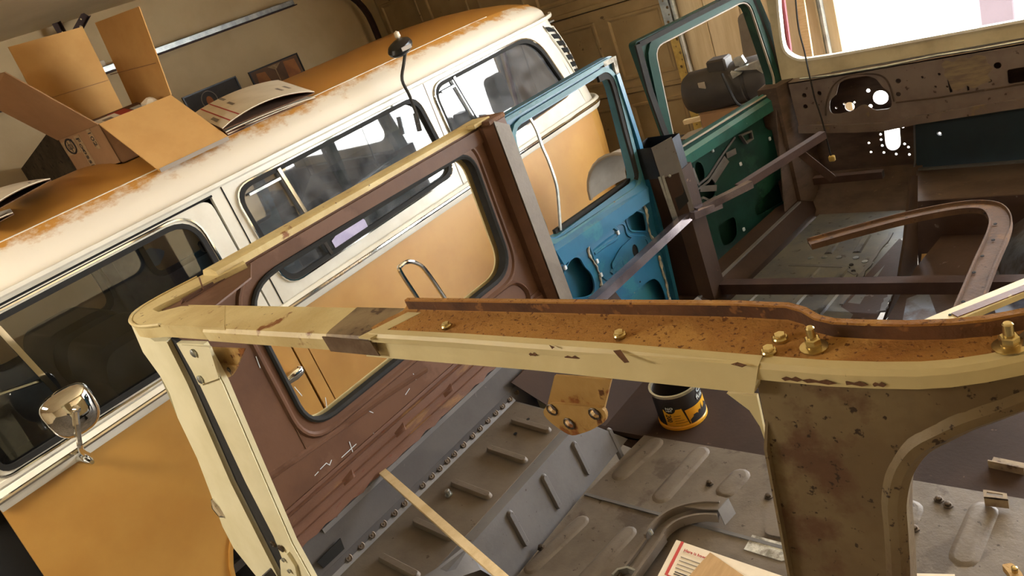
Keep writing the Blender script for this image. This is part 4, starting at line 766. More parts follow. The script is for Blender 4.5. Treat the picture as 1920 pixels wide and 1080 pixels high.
# load floor: two overlapping ribbed pans
def rib_on(pan, pts, w, z, m, h=.006):
    a, b = V(pts[0]), V(pts[1]); d = b-a; c_ = (a+b)/2
    o_ = obj('pressed_rib', capsule_caps(capsule(d.length, w, h)), m, pan, center=False)
    o_.location = V((c_.x, c_.y, z))-WL[pan.name]; o_.rotation_euler = (0, 0, math.atan2(d.y, d.x)); return o_
far = obj('load_floor_front_pan', MB().plate(rp([(-1.41, 1.19, FZ), (-.08, 1.19, FZ), (-.08, 1.52, FZ), (-1.37, 1.50, FZ)], .0), [], (0, 0, -.012)), floor_m, wg)
near = obj('load_floor_rear_pan', MB().plate([(-1.41, .45, FZ+.012), (-.08, .45, FZ+.012), (-.08, 1.185, FZ+.012), (-1.395, 1.20, FZ+.012)], [], (0, 0, -.012)), floor_m, wg)
for pts in ([(-1.352,1.29,0.62), (-1.31,1.499,0.62)], [(-1.179,1.244,0.62), (-1.152,1.497,0.62)], [(-1.017,1.318,0.62), (-0.997,1.438,0.62)], [(-0.568,1.349,0.62), (-0.568,1.445,0.62)], [(-0.432,1.278,0.62), (-0.421,1.483,0.62)]):
    rib_on(far if pts[0][1] > 1.15 else near, pts, .06, FZ if pts[0][1] > 1.15 else FZ+.012, floor_m, .0045)
for pts in ([(-1.385,0.888,0.632), (-1.339,1.125,0.632)], [(-1.218,0.887,0.632), (-1.184,1.134,0.632)]):
    rib_on(near, pts, .05, FZ+.012, floor_m, .0045)
obj('floor_edge_fold', MB().sweep([(-1.395, 1.20, FZ+.013), (-.9, 1.195, FZ+.013), (-.08, 1.19, FZ+.013)], [(-.004, -.006), (.004, -.006), (.006, .003), (-.004, .003)], up=(0, 0, 1)), steel_m, near)
obj('scraped_patch', MB().plate(off([(-0.873,1.208,0.634), (-0.784,1.207,0.634), (-0.76,1.167,0.634), (-0.776,1.154,0.634), (-0.873,1.158,0.634)], (0, 0, .0005)), [], (0, 0, -.001)), glue_m, near)
obj('raised_pad', MB().plate(rp([(-0.855,1.226,0.628), (-0.854,1.274,0.628), (-0.815,1.335,0.628), (-0.725,1.344,0.628), (-0.695,1.259,0.628), (-0.801,1.229,0.628)], .02), [], (0, 0, -.02)), floor_m, near)
fb = None
for p in [(-1.067,1.356,0.625), (-0.894,1.354,0.625), (-0.541,1.353,0.625), (-0.515,1.459,0.625), (-0.493,1.447,0.625), (-1.335,1.19,0.625), (-1.396,0.977,0.625)]:
    if fb is None:
        o_ = obj('floor_bolt', MB().lathe([(.0115, 0), (.0115, .002), (.0075, .003), (.0075, .009), (.005, .010)], 6), boltdark_m, far, center=False); fb = o_.data
        o_.location = V((p[0], p[1], .622))-WL[far.name]
    else: place('floor_bolt', fb, (p[0], p[1], .622+(.012 if p[1] < 1.19 else 0)), far)
mid = obj('seat_floor', MB().bb(-1.68, -.08, 1.50, 1.95, FZ-.04, FZ-.022), brownsteel_m, wg)
obj('seat_floor_step', MB().bb(-1.68, -.08, 1.50, 1.515, FZ-.03, FZ-.004), brownsteel_m, mid)
obj('seat_side', MB().plate([(-1.69, 1.34, .90), (-1.69, 1.95, .90), (-1.55, 1.95, FZ-.03), (-1.55, 1.48, FZ-.03)], [], (-.006, 0, 0)), brownsteel_m, mid)
obj('seat_side_weld', MB().sweep([(-1.60, 1.44, FZ+.06), (-1.60, 1.93, FZ+.06)], rect(.02, .01), up=(1, 0, 1)), steel_m, mid)
# front floor
def fz(y): return .50-.08*(y-1.75)
ffl = obj('front_floor', MB().plate([(-1.66, 1.92, fz(1.92)), (-1.06, 1.92, fz(1.92)), (-1.14, 3.72, fz(3.72)), (-1.62, 3.72, fz(3.72))], [], (0, 0, -.012)), frontfloor_m, wg)
for pts in ([(-1.576,2.34,0.453), (-1.555,2.708,0.423)], [(-1.351,2.354,0.452), (-1.344,2.718,0.423)], [(-1.219,2.479,0.442), (-1.216,2.734,0.421)], [(-1.386,2.826,0.414), (-1.384,2.958,0.403)], [(-1.258,2.83,0.414), (-1.258,2.958,0.403)], [(-1.391,3.115,0.391), (-1.408,3.295,0.376)], [(-1.267,3.123,0.39), (-1.283,3.318,0.375)]):
    a, b = V(pts[0]), V(pts[1])
    obj('pressed_rib', MB().sweep([a, b], [(-.022, -.004), (-.012, .007), (.012, .007), (.022, -.004)]), frontfloor_m, ffl)
obj('floor_weld_line', MB().sweep([(-1.526,2.993,0.401), (-1.277,2.975,0.402), (-1.194,2.894,0.408)], rect(.018, .006)), steel_m, ffl)
for p in [(-1.455,3.069,0.394), (-1.393,3.074,0.394), (-1.327,3.072,0.394), (-1.25,3.064,0.395), (-1.171,3.007,0.399), (-1.17,2.974,0.402), (-1.199,3.024,0.398)]:
    obj('floor_hole', MB().lathe([(.014, 0), (.013, .004), (.001, .004)], 10, p), galv_m, ffl)
for p in [(-1.249,2.958,0.403), (-1.216,2.926,0.406), (-1.178,2.878,0.41), (-1.162,2.847,0.412), (-1.246,2.991,0.401)]:
    obj('floor_hole', MB().lathe([(.010, 0), (.009, .004), (.001, .004)], 8, p), dark_m, ffl)
sil = obj('sill', MB().loft([[(-1.80, y, .34), (-1.80, y, fz(y)+.09), (-1.70, y, fz(y)+.09), (-1.645, y, fz(y)+.02), (-1.645, y, .30)] for y in (1.74, 2.4, 3.1, 3.72)]), brownsteel_m, wg)
obj('sill_weld_line', MB().sweep([(-1.70, 1.8, fz(1.8)+.088), (-1.70, 3.6, fz(3.6)+.088)], rect(.016, .008)), steel_m, sil)
tn = obj('tunnel_strip', MB().plate([(-1.157,2.613,0.431), (-1.18,3.335,0.373), (-1.111,3.251,0.38), (-1.014,2.821,0.414), (-0.997,2.502,0.44), (-1.135,2.444,0.444)], [], (0, 0, -.01)), tunnel_m, wg)
obj('tunnel_side', MB().plate([V(p) for p in [(-1,2.582,0.389), (-1,2.781,0.438), (-1,2.927,0.549), (-1,3.124,0.743), (-1,3.194,0.711), (-1,3.022,0.375), (-1,2.807,0.348)]], [], (.01, 0, 0)), brownsteel_m, tn)
for pts in ([(-1.157,2.613,0.431), (-1.18,3.335,0.373)], [(-0.989,2.567,0.435), (-1.017,2.846,0.412)]):
    a, b = V(pts[0]), V(pts[1])
    obj('flange_weld', MB().sweep([a.lerp(b, k/14)+V((random.uniform(-.004, .004), 0, .002)) for k in range(15)], rect(.022, .008), scale=[random.uniform(.5, 1.2) for _ in range(15)]), steel_m, tn)
pf = obj('passenger_floor', MB().plate([V(p) for p in [(-0.979,2.42,0.4), (-0.982,2.964,0.4)]]+[V((-.95, 3.25, .40)), V((-.08, 3.3, .40)), V((-.08, 1.94, .40))], [], (0, 0, -.012)), tunnel_m, wg)
obj('rubbed_patch', MB().plate([(-0.948,2.716,0.405), (-0.888,2.779,0.405), (-0.803,2.574,0.405), (-0.914,2.52,0.405)], [], (0, 0, -.002)), silver_m, pf)
obj('rubbed_patch', MB().plate([(-0.711,2.885,0.405), (-0.607,3.093,0.405), (-0.522,2.598,0.405), (-0.622,2.589,0.405)], [], (0, 0, -.002)), silver_m, pf)
obj('footwell_wall', MB().plate([(-1.033,3.25,0.568), (-0.665,3.25,0.571), (-0.568,3.25,0.573), (-0.586,3.25,0.294), (-0.832,3.25,0.282), (-1.062,3.25,0.251)], [], (0, .01, 0)), tunnel_m, tn)
obj('gold_step', MB().loft([[V(p) for p in [(-1.039,3.2,0.274), (-0.829,3.2,0.294)]], [V(p) for p in [(-1.034,3.23,0.322), (-0.823,3.23,0.334)]]], False, False), goldbr_m, tn)
obj('step_weld', MB().sweep([(-1.037,3.19,0.274), (-0.827,3.19,0.295)], rect(.016, .010)), glue_m, tn)
obj('lower_toe_panel', MB().loft([[V(p) for p in [(-1.181,3.8,0.479), (-0.88,3.8,0.477), (-0.624,3.8,0.474)]], [V(p) for p in [(-1.04,3.27,0.559), (-0.669,3.27,0.562), (-0.546,3.27,0.564)]]], False, False), fire_m, tn)
obj('silver_hump', MB().loft([[V(p) for p in [(-0.764,3.1,0.28), (-0.728,3.1,0.427), (-0.681,3.1,0.492), (-0.606,3.1,0.551), (-0.546,3.1,0.57)]], [V(p) for p in [(-0.676,2.85,0.332), (-0.639,2.85,0.471), (-0.592,2.85,0.537), (-0.533,2.85,0.579), (-0.478,2.85,0.598)]], [V(p) for p in [(-0.632,2.7,0.334), (-0.589,2.7,0.459), (-0.546,2.7,0.513), (-0.49,2.7,0.545), (-0.445,2.7,0.555)]]], False, False), silver_m, tn)

# firewall
def hole_y(y, c_, r, ry=None): return disc((c_[0], y, c_[1]), r, 'y', 12, ry)
fw_holes = []
slot = [V(p) for p in [(-1.311,3.85,0.723), (-1.24,3.85,0.716), (-1.248,3.85,0.607), (-1.264,3.85,0.583), (-1.29,3.85,0.575), (-1.313,3.85,0.589), (-1.319,3.85,0.616)]]
fw_holes.append(rp(slot, .012, 3))
for (p, r_) in zip([(-1.305,3.85,0.858), (-1.456,3.85,0.835), (-1.356,3.85,0.902), (-1.358,3.85,0.822), (-1.522,3.85,0.839), (-1.48,3.85,0.853), (-1.43,3.85,0.853), (-1.457,3.85,0.804), (-1.254,3.85,0.825)], (.036, .024, .010, .010, .006, .006, .006, .006, .005)):
    fw_holes.append(disc((p[0], 3.85, p[2]), r_, 'y', 16 if r_ > .02 else 8))
for p in [(-1.471,3.85,0.717), (-1.357,3.85,0.715), (-1.332,3.85,0.698), (-1.334,3.85,0.669), (-1.336,3.85,0.641), (-1.335,3.85,0.609), (-1.333,3.85,0.571), (-1.226,3.85,0.694), (-1.231,3.85,0.605), (-1.216,3.85,0.586), (-1.217,3.85,0.547), (-1.277,3.85,0.556), (-1.396,3.85,0.631), (-1.394,3.85,0.581), (-1.07,3.85,0.64), (-1.151,3.85,0.476)]:
    fw_holes.append(disc((p[0], 3.85, p[2]), .0065 if p[0] < -1.0 else .009, 'y', 7))
tri = [V(p) for p in [(-1.21,3.85,0.72), (-1.189,3.85,0.733), (-1.186,3.85,0.722), (-1.199,3.85,0.716)]]; fw_holes.append(tri)
fwall = obj('firewall', MB().plate([(-1.72, 3.85, .32), (-.1, 3.85, .32), (-.1, 3.85, 1.06), (-1.72, 3.85, 1.06)], fw_holes, (0, .008, 0)), fire_m, wg)
obj('toe_board', MB().plate([(-1.68, 3.62, .345), (-1.14, 3.62, .345), (-1.16, 3.84, .50), (-1.68, 3.84, .50)], [], (0, .006, -.008)), fire_m, fwall)
for p, r_ in zip([(-1.412,3.74,0.352), (-1.455,3.74,0.352), (-1.386,3.74,0.353)], (.014, .007, .008)):
    obj('daylight_spot', MB().lathe([(r_, -.003), (r_, .003), (r_*.6, .004)], 10, p, (0, -1, .5)), paper_m, fwall)  # white discs painted as daylight showing through small holes
obj('teal_firewall_half', MB().plate([(-1.174,3.83,0.629), (-1.159,3.83,0.74), (-0.923,3.83,0.76), (-0.609,3.83,0.788), (-0.629,3.83,0.469), (-0.886,3.83,0.475), (-1.18,3.83,0.471), (-1.188,3.83,0.523)], [[V(q_) for q_ in disc(p, .012, 'y', 8)] for p in [(-1.064,3.83,0.648)]], (0, .006, 0)), navy_m, fwall)
obj('firewall_ledge', MB().sweep([(-1.171,3.8,0.484), (-0.88,3.8,0.482), (-0.624,3.8,0.479)], rect(.02, .012)), steel_m, fwall)
obj('firewall_weld', MB().sweep([(-1.164,3.828,0.738), (-1.187,3.828,0.524), (-1.208,3.828,0.44)], rect(.008, .008), up=(0, 1, 0)), steel_m, fwall)
obj('side_kick_panel', MB().plate(X2(-1.72, [(3.45, .40), (3.86, .32), (3.86, 1.05), (3.66, 1.05), (3.60, .9)]), [rp(X2(-1.72, [(-1.72,3.96,0.555), (-1.72,4.025,0.553), (-1.72,4.047,0.485), (-1.72,3.884,0.414), (-1.72,3.872,0.467)] and [(3.66, .60), (3.74, .58), (3.74, .70), (3.68, .72)]), .02)], (-.006, 0, 0)), fire_m, wg)
# dashboard
dcut = rp([(-1.489,3.68,0.891), (-1.478,3.68,0.936), (-1.443,3.68,0.958), (-1.421,3.68,1.013), (-1.381,3.68,1.027), (-1.291,3.68,1.026), (-1.254,3.68,1.006), (-1.231,3.68,0.959), (-1.204,3.68,0.933), (-1.202,3.68,0.871), (-1.216,3.68,0.852), (-1.283,3.68,0.854), (-1.321,3.68,0.889), (-1.345,3.68,0.888), (-1.379,3.68,0.866), (-1.443,3.68,0.859), (-1.481,3.68,0.865)], .012, 3)
dh = [disc(p, r_, 'y', 10) for p, r_ in zip([(-1.596,3.68,0.98), (-1.602,3.68,0.923), (-1.522,3.68,0.979), (-1.536,3.68,0.921), (-1.161,3.68,0.977), (-1.17,3.68,0.915), (-1.061,3.68,0.977), (-0.992,3.68,0.979), (-1.014,3.68,0.924), (-0.968,3.68,0.916), (-0.804,3.68,0.914), (-0.771,3.68,0.975)], (.012, .012, .012, .006, .012, .012, .006, .006, .006, .006, .008, .015))]
dsl = [[(-0.968,3.68,1.003), (-0.957,3.68,1.006), (-0.949,3.68,0.89), (-0.96,3.68,0.887)], [(-0.892,3.68,0.999), (-0.882,3.68,0.997), (-0.884,3.68,0.884), (-0.892,3.68,0.883)]]
glove = rp([(-0.739,3.68,0.951), (-0.573,3.68,0.953), (-0.575,3.68,0.886), (-0.74,3.68,0.888)], .008, 2)
dpl = [V(p) for p in [(-1.662,3.68,1.055), (-1.447,3.68,1.052), (-0.99,3.68,1.051), (-0.555,3.68,1.05)]]
zr = dpl[-1].z
ds = obj('dashboard', MB().plate(dpl+[V((-.17, 3.68, zr)), V((-.17, 3.68, .70))]+[V(p) for p in [(-0.57,3.68,0.797), (-0.828,3.68,0.79), (-1.107,3.68,0.773), (-1.248,3.68,0.766), (-1.653,3.68,0.807), (-1.66,3.68,0.932)]], [dcut, glove]+dh+[list(x) for x in dsl], (0, .008, 0)), dash_m, wg)
obj('scraped_patch', MB().plate(off([(-0.981,3.68,1.018), (-0.962,3.68,1.036), (-0.93,3.68,1.023), (-0.904,3.68,1.036), (-0.869,3.68,1.025), (-0.844,3.68,1.036), (-0.81,3.68,1.025), (-0.805,3.68,0.993), (-0.788,3.68,0.967), (-0.81,3.68,0.943), (-0.8,3.68,0.913), (-0.837,3.68,0.905), (-0.867,3.68,0.891), (-0.893,3.68,0.91), (-0.928,3.68,0.889), (-0.952,3.68,0.906), (-0.96,3.68,0.941), (-0.974,3.68,0.973), (-0.967,3.68,0.996)], (0, -.001, 0)), [], (0, .0005, 0)), scrape_m, ds)
obj('dash_lower_lip', MB().sweep([(-1.654,3.672,0.814), (-1.39,3.672,0.783), (-1.245,3.672,0.772), (-1.104,3.672,0.786), (-0.826,3.672,0.797), (-0.568,3.672,0.806)], [(-.02, -.01), (.02, -.01), (.02, .012), (-.02, .012)], up=(0, 1, 0)), dash_m, ds)
obj('dash_crease', MB().sweep([(-1.183,3.676,0.88), (-1.006,3.676,0.874), (-0.74,3.676,0.88), (-0.564,3.676,0.884)], rect(.006, .010), up=(0, 1, 0)), fire_m, ds)
obj('dash_lower_band', MB().plate([(-1.184,3.676,0.875), (-0.741,3.676,0.876), (-0.564,3.676,0.879), (-0.569,3.676,0.8), (-0.827,3.676,0.791), (-1.117,3.676,0.776), (-1.174,3.676,0.784)], [], (0, .006, 0)), dash_m, ds)
obj('cluster_recess', MB().sweep([V(p)+V((0, -.004, 0)) for p in smooth_path([(-1.51,3.68,0.864), (-1.494,3.68,0.933), (-1.447,3.68,1.007), (-1.374,3.68,1.041), (-1.278,3.68,1.034), (-1.223,3.68,1.011), (-1.2,3.68,0.964), (-1.191,3.68,0.885)], 4)], rect(.006, .004), up=(0, 1, 0)), fire_m, ds)
obj('dash_top_shelf', MB().plate([(-1.662,3.68,1.055), (-1.447,3.68,1.052), (-0.99,3.68,1.051), (-0.555,3.68,1.05)]+[(-.17, 3.68, 1.04), (-.17, 3.84, 1.06), (-1.72, 3.84, 1.06)], [], (0, 0, -.006)), dash_m, ds)
obj('chrome_lip', MB().tube([(-1.591,3.66,1.072), (-1.438,3.66,1.062), (-1.198,3.66,1.061), (-0.985,3.66,1.068), (-0.837,3.66,1.064), (-0.658,3.66,1.065)], .006, 6), galv_m, ds)
# windscreen frame
wl = [V(p) for p in [(-1.675,3.74,1.258), (-1.673,3.74,1.19), (-1.607,3.74,1.142), (-1.452,3.74,1.135), (-0.675,3.74,1.128)]]; zb_ = wl[-1].z
wo = rp([V((-1.63, 3.74, 1.60)), V((-1.66, 3.74, 1.40))]+wl+[V((-.24, 3.74, zb_)), V((-.26, 3.74, 1.60))], [.05, 0, .02, .04, .03, 0, 0, .06, .05], 3)
wlo = [V(p) for p in [(-1.712,3.74,1.412), (-1.718,3.74,1.199), (-1.719,3.74,1.055), (-1.468,3.74,1.045), (-1.004,3.74,1.046), (-0.554,3.74,1.044)]]
wsf = obj('windshield_frame', MB().plate([V((-1.70, 3.74, 1.66))]+wlo+[V((-.16, 3.74, wlo[-1].z)), V((-.20, 3.74, 1.66))], [wo], (0, .04, 0)), wsframe_m, wg)
obj('glass_channel', MB().sweep([p+V((0, -.004, 0)) for p in wo], [(-.006, -.006), (.006, -.006), (.006, .004), (-.006, .004)], True, (0, 1, 0)), white_m, wsf)
obj('frame_lower_rail', MB().sweep([(-1.467,3.735,1.042), (-1.004,3.735,1.043), (-0.563,3.735,1.043)], rect(.03, .012), up=(0, 1, 0)), steel_m, wsf)
wr = obj('hanging_wire', MB().tube(smooth_path([(-1.522,3.64,1.495), (-1.54,3.64,1.325), (-1.535,3.64,1.208), (-1.535,3.64,1.13), (-1.533,3.64,1.036), (-1.531,3.64,0.968), (-1.52,3.64,0.884), (-1.515,3.64,0.813), (-1.512,3.64,0.734), (-1.509,3.64,0.665)], 4), .004, 5), rubber_m, wg)
obj('wire_plug', MB().box([(-1.506,3.64,0.65)][0], (.03, .02, .03), .004), zinc_m, wr)
# B pillar post and brace tubes
bp = obj('b_pillar', MB().loft([[(x, y, z) for x, y in ((-1.82, 2.49), (-1.70, 2.49), (-1.66, 2.53), (-1.66, 2.64), (-1.82, 2.64))] for z in (.40, 1.09)]), brownsteel_m, wg)
obj('open_box_section', MB().loft([[(-1.815, 2.488, z), (-1.725, 2.488, z), (-1.665, 2.55, z), (-1.665, 2.62, z), (-1.815, 2.62, z)] for z in (1.09, 1.225)], True, False), boxsteel_m, bp)
obj('box_section_inside', MB().loft([[(-1.812, 2.491, z), (-1.727, 2.491, z), (-1.668, 2.552, z), (-1.668, 2.617, z), (-1.812, 2.617, z)] for z in (1.10, 1.224)], True, False), black_m, bp)
pl_ = obj('pillar_cover_plate', MB().plate([(-1.722, 2.486, 1.224), (-1.658, 2.548, 1.238), (-1.648, 2.55, .90), (-1.712, 2.486, .88)], [], (.004, -.004, 0)), steel_m, bp)
obj('cover_opening', MB().plate([(-1.697, 2.503, 1.07), (-1.664, 2.535, 1.085), (-1.656, 2.538, .96), (-1.690, 2.503, .935)], [], (.003, -.003, 0)), dark_m, bp)
obj('cover_bolt', MB().lathe([(.006, 0), (.006, .006), (.003, .007)], 8, (-1.69, 2.508, 1.09), (1, -1, 0)), galv_m, bp)
obj('pillar_strip', MB().plate([(-1.726, 2.482, 1.10), (-1.705, 2.494, 1.10), (-1.697, 2.494, .90), (-1.716, 2.482, .90)], [], (.002, -.004, 0)), galv_m, bp)
SQ = rect(.036, .036)
def brace(p0, p1, m=tube_m, s_=.036):
    t = obj('brace_tube', MB().sweep([p0, p1], rect(s_, s_)), m, wg)
    d = (V(p1)-V(p0)).normalized()
    obj('tube_bore', MB().sweep([V(p1)-d*.002, V(p1)+d*.0005], rect(s_*.78, s_*.78)), dark_m, t)
    return t
brace((-1.68, 1.70, .91), (-1.675, 2.53, .895))
brace([(-1.64,2.511,0.904)][0], [(-1.59,2.655,0.883)][0], tube_m, .03)
brace((-1.64, 2.55, .905), [(-1.507,2.792,0.905)][0], tube_m, .03)
brace([(-1.553,2.769,0.9)][0], [(-1.385,3.3,0.9)][0], tubebrown_m, .034)
brace([(-1.442,3.163,0.88)][0], [(-1.35,3.222,0.72)][0], tubebrown_m, .034)
brace([(-1.51,3.4,0.641)][0], [(-1.195,3.4,0.645)][0], tubebrown_m, .034)
brace((-1.70, 2.50, .885), (-1.62, 2.62, .905), tube_m, .022)
brace((-1.70, 2.62, .50), (-.08, 2.62, .545), tubebrown_m, .05)
brace((-1.70, 2.45, .535), (-1.52, 2.40, .42), steel_m, .026)
brace((-.45, 2.9, .62), (-.15, 2.62, .56), boxsteel_m, .02)
obj('cowl_corner', MB().loft([[(-1.80, 3.62, z), (-1.70, 3.62, z), (-1.66, 3.72, z), (-1.66, 3.86, z), (-1.80, 3.86, z)] for z in (.35, 1.06)]), fire_m, wg)
obj('right_sill', MB().bb(-.08, 0.02, 1.0, 3.8, .34, .62), brownsteel_m, wg)
obj('right_cowl_corner', MB().bb(-.17, -.07, 3.62, 3.86, .34, 1.06, .01), fire_m, wg)
# stands under the shell
for x in (-1.45, -.45):
    for y in (1.2, 3.2):
        obj('stand_leg', MB().loft([[(x-a, y-a, z), (x+a, y-a, z), (x+a, y+a, z), (x-a, y+a, z)] for z, a in ((G, .14), (G+.02, .13), (.14, .05), (.16, .06))]), boxsteel_m, wg)
obj('frame_rail', MB().bb(-1.50, -1.40, .8, 3.8, .16, .26), black_m, wg); obj('frame_rail', MB().bb(-.5, -.4, .8, 3.8, .16, .26), black_m, wg)

# ------------------------------------------------------------ blue rear door (ajar)
nb = V((.9955, -.094, 0)); sb = V((.094, .9955, 0))
def door(nm, outer, win, holes, nrm, m, skin_m_, lab):
    P = [V(p) for p in outer]
    dd = obj(nm, MB().plate(P, [win]+holes, nrm*.004), m, wg, label=lab)
    lowc = [p for p in P]
    obj('outer_skin', MB().plate([p-nrm*.04 for p in P], [[p-nrm*.04 for p in win]], -nrm*.003), skin_m_, dd)
    obj('door_edge', MB().loft([[p for p in P], [p-nrm*.04 for p in P]], True, False), skin_m_, dd)
    obj('window_reveal', MB().loft([[p for p in win], [p-nrm*.04 for p in win]], True, False), teal_m if m is blue_m else green_m, dd)
    return dd
bwin = rp([(-1.856,1.907,1.554), (-1.805,2.446,1.563), (-1.802,2.475,1.524), (-1.805,2.448,1.127), (-1.808,2.413,1.102), (-1.851,1.956,1.116), (-1.857,1.9,1.128), (-1.858,1.887,1.186)], [.05, .02, .03, .02, .02, .02, .03, .02], 3)
bout = rp([(-1.859,1.875,1.61), (-1.8,2.5,1.612), (-1.797,2.53,1.595), (-1.806,2.441,0.461), (-1.808,2.415,0.222), (-1.87,1.754,0.648), (-1.864,1.819,0.966), (-1.863,1.833,1.115)], [.02, .01, .01, 0, .03, .03, 0, 0], 3)
hA = rp([(-1.854,1.93,1), (-1.85,1.967,1.011), (-1.848,1.989,1.006), (-1.846,2.008,0.988), (-1.846,2.012,0.953), (-1.844,2.037,0.903), (-1.844,2.033,0.851), (-1.847,2.007,0.824), (-1.851,1.962,0.836), (-1.858,1.89,0.873), (-1.858,1.882,0.928), (-1.857,1.898,0.977)], .018, 3)
hB = rp([(-1.818,2.313,1.007), (-1.814,2.347,1.011), (-1.811,2.381,1.005), (-1.807,2.425,0.968), (-1.808,2.412,0.9), (-1.809,2.403,0.892), (-1.818,2.314,0.943), (-1.818,2.305,0.981)], .015, 3)
hC = rp([(-1.837,2.105,0.702), (-1.831,2.176,0.697), (-1.814,2.35,0.701), (-1.81,2.389,0.668), (-1.809,2.4,0.596), (-1.81,2.391,0.533), (-1.813,2.358,0.486), (-1.839,2.09,0.635)], .03, 3)
hO = disc([(-1.819,2.302,0.857)][0], .020, 'x', 14, .030)
bd = door('rear_door', bout, bwin, [hA, hB, hC], nb, blue_m, blue_m, 'bright blue door shell standing slightly open')
obj('belt_ledge', MB().loft([[V(p) for p in [(-1.857,1.902,1.119), (-1.804,2.458,1.117), (-1.806,2.442,1.029), (-1.857,1.892,1.038)]], [V(p)+nb*.035 for p in [(-1.858,1.881,1.089), (-1.804,2.461,1.068), (-1.805,2.445,1.012), (-1.857,1.896,1.022)]]]), blue_m, bd)
obj('window_frame_channel', MB().sweep([p+nb*.006 for p in bwin], [(-.024, -.004), (-.006, -.004), (-.006, .010), (-.024, .010)], True, nb), teal_m, bd)
obj('frame_top_rail', MB().sweep([V(p)+nb*.01 for p in [(-1.858,1.885,1.598), (-1.801,2.485,1.602)]], rect(.014, .014), up=nb), teal_m, bd)
obj('rubber_run', MB().sweep([V(p)+nb*.008 for p in smooth_path([(-1.81,2.396,1.558), (-1.805,2.447,1.552), (-1.803,2.471,1.509), (-1.804,2.461,1.307), (-1.804,2.455,1.142), (-1.806,2.44,1.111)], 3)], rect(.030, .012), up=nb), rubber_m, bd)
obj('worn_frame_corner', MB().sweep([V(p)+nb*.012 for p in [(-1.806,2.442,1.596), (-1.799,2.509,1.594), (-1.8,2.499,1.516)]], rect(.02, .012), up=nb), glue_m, bd)
obj('door_front_edge', MB().sweep([V(p)+nb*.012 for p in [(-1.8,2.496,1.538), (-1.8,2.505,1.261), (-1.8,2.5,1.078), (-1.805,2.445,0.542), (-1.807,2.423,0.332)]], [(-.012, -.01), (.012, -.01), (.010, .012), (-.010, .012)], up=nb), blue_m, bd)
obj('division_bar', MB().sweep([V(p)-nb*.02 for p in smooth_path([(-1.845,2.021,1.567), (-1.844,2.037,1.507), (-1.844,2.037,1.435), (-1.843,2.042,1.38), (-1.843,2.04,1.284), (-1.845,2.02,1.218), (-1.849,1.983,1.12)], 4)], rect(.009, .008), up=nb), galv_m, bd)
obj('rear_glass_run', MB().sweep([V(p)-nb*.015 for p in smooth_path([(-1.859,1.875,1.398), (-1.857,1.895,1.343), (-1.856,1.904,1.243), (-1.856,1.911,1.185), (-1.856,1.906,1.127)], 4)], rect(.016, .012), up=nb), black_m, bd)
obj('sill_channel', MB().sweep([V(p)-nb*.03 for p in [(-1.851,1.96,1.123), (-1.806,2.434,1.114)]], rect(.02, .016), up=nb), rubber_m, bd)
obj('regulator_plate', MB().plate(rp([V(p)+nb*.007 for p in [(-1.826,2.226,0.913), (-1.817,2.32,0.918), (-1.811,2.379,0.883), (-1.811,2.379,0.842), (-1.817,2.322,0.823), (-1.825,2.236,0.821), (-1.833,2.155,0.842), (-1.833,2.146,0.878)]], .015, 3), [[p+nb*.007 for p in hO]], nb*.003), blue_m, bd)
obj('regulator_hole', MB().plate([p+nb*.006 for p in hO], [], nb*.0005), dark_m, bd)
obj('pressed_swage', MB().sweep([V(p)+nb*.006 for p in smooth_path([(-1.834,2.139,0.845), (-1.831,2.174,0.862), (-1.827,2.214,0.87), (-1.827,2.217,0.838), (-1.824,2.251,0.812), (-1.82,2.287,0.811)], 4)], [(-.012, -.004), (-.004, .005), (.004, .005), (.012, -.004)], up=nb), blue_m, bd)
obj('pressed_swage', MB().sweep([V(p)+nb*.006 for p in smooth_path([(-1.839,2.085,0.966), (-1.833,2.153,0.964), (-1.826,2.221,0.958), (-1.824,2.247,0.975), (-1.826,2.228,1.009)], 4)], [(-.012, -.004), (-.004, .005), (.004, .005), (.012, -.004)], up=nb), blue_m, bd)
obj('pressed_swage', MB().sweep([V(p)+nb*.006 for p in smooth_path([(-1.84,2.081,0.974), (-1.831,2.167,0.975), (-1.826,2.228,0.972)], 4)], [(-.010, -.004), (-.003, .004), (.003, .004), (.010, -.004)], up=nb), blue_m, bd)
for loop in ([(-1.84,2.075,1.03), (-1.834,2.138,1.02), (-1.828,2.202,1.01), (-1.822,2.271,1.004), (-1.819,2.297,0.985), (-1.82,2.286,0.942), (-1.817,2.318,0.913), (-1.81,2.393,0.872), (-1.81,2.394,0.834), (-1.812,2.372,0.808), (-1.819,2.3,0.797), (-1.826,2.229,0.806), (-1.832,2.16,0.814), (-1.838,2.1,0.837), (-1.84,2.08,0.885), (-1.84,2.078,0.934)],):
    obj('recess_edge', MB().sweep([V(p)+nb*.004 for p in rp(loop, .02, 3)], [(-.012, -.003), (-.005, .005), (.004, .005), (.007, -.003)], True, nb), blue_m, bd)
obj('ledge_shadow_strip', MB().sweep([V(p)+nb*.005 for p in [(-1.858,1.89,1.021), (-1.805,2.446,1.007)]], rect(.006, .004), up=nb), rubber_m, bd)  # black strip painted in as the shade under the ledge
obj('hole_flange', MB().sweep([p+nb*.005 for p in hA], circ(.005, 6), True, nb), blue_m, bd)
obj('hole_flange', MB().sweep([p+nb*.005 for p in hB], circ(.005, 6), True, nb), blue_m, bd)
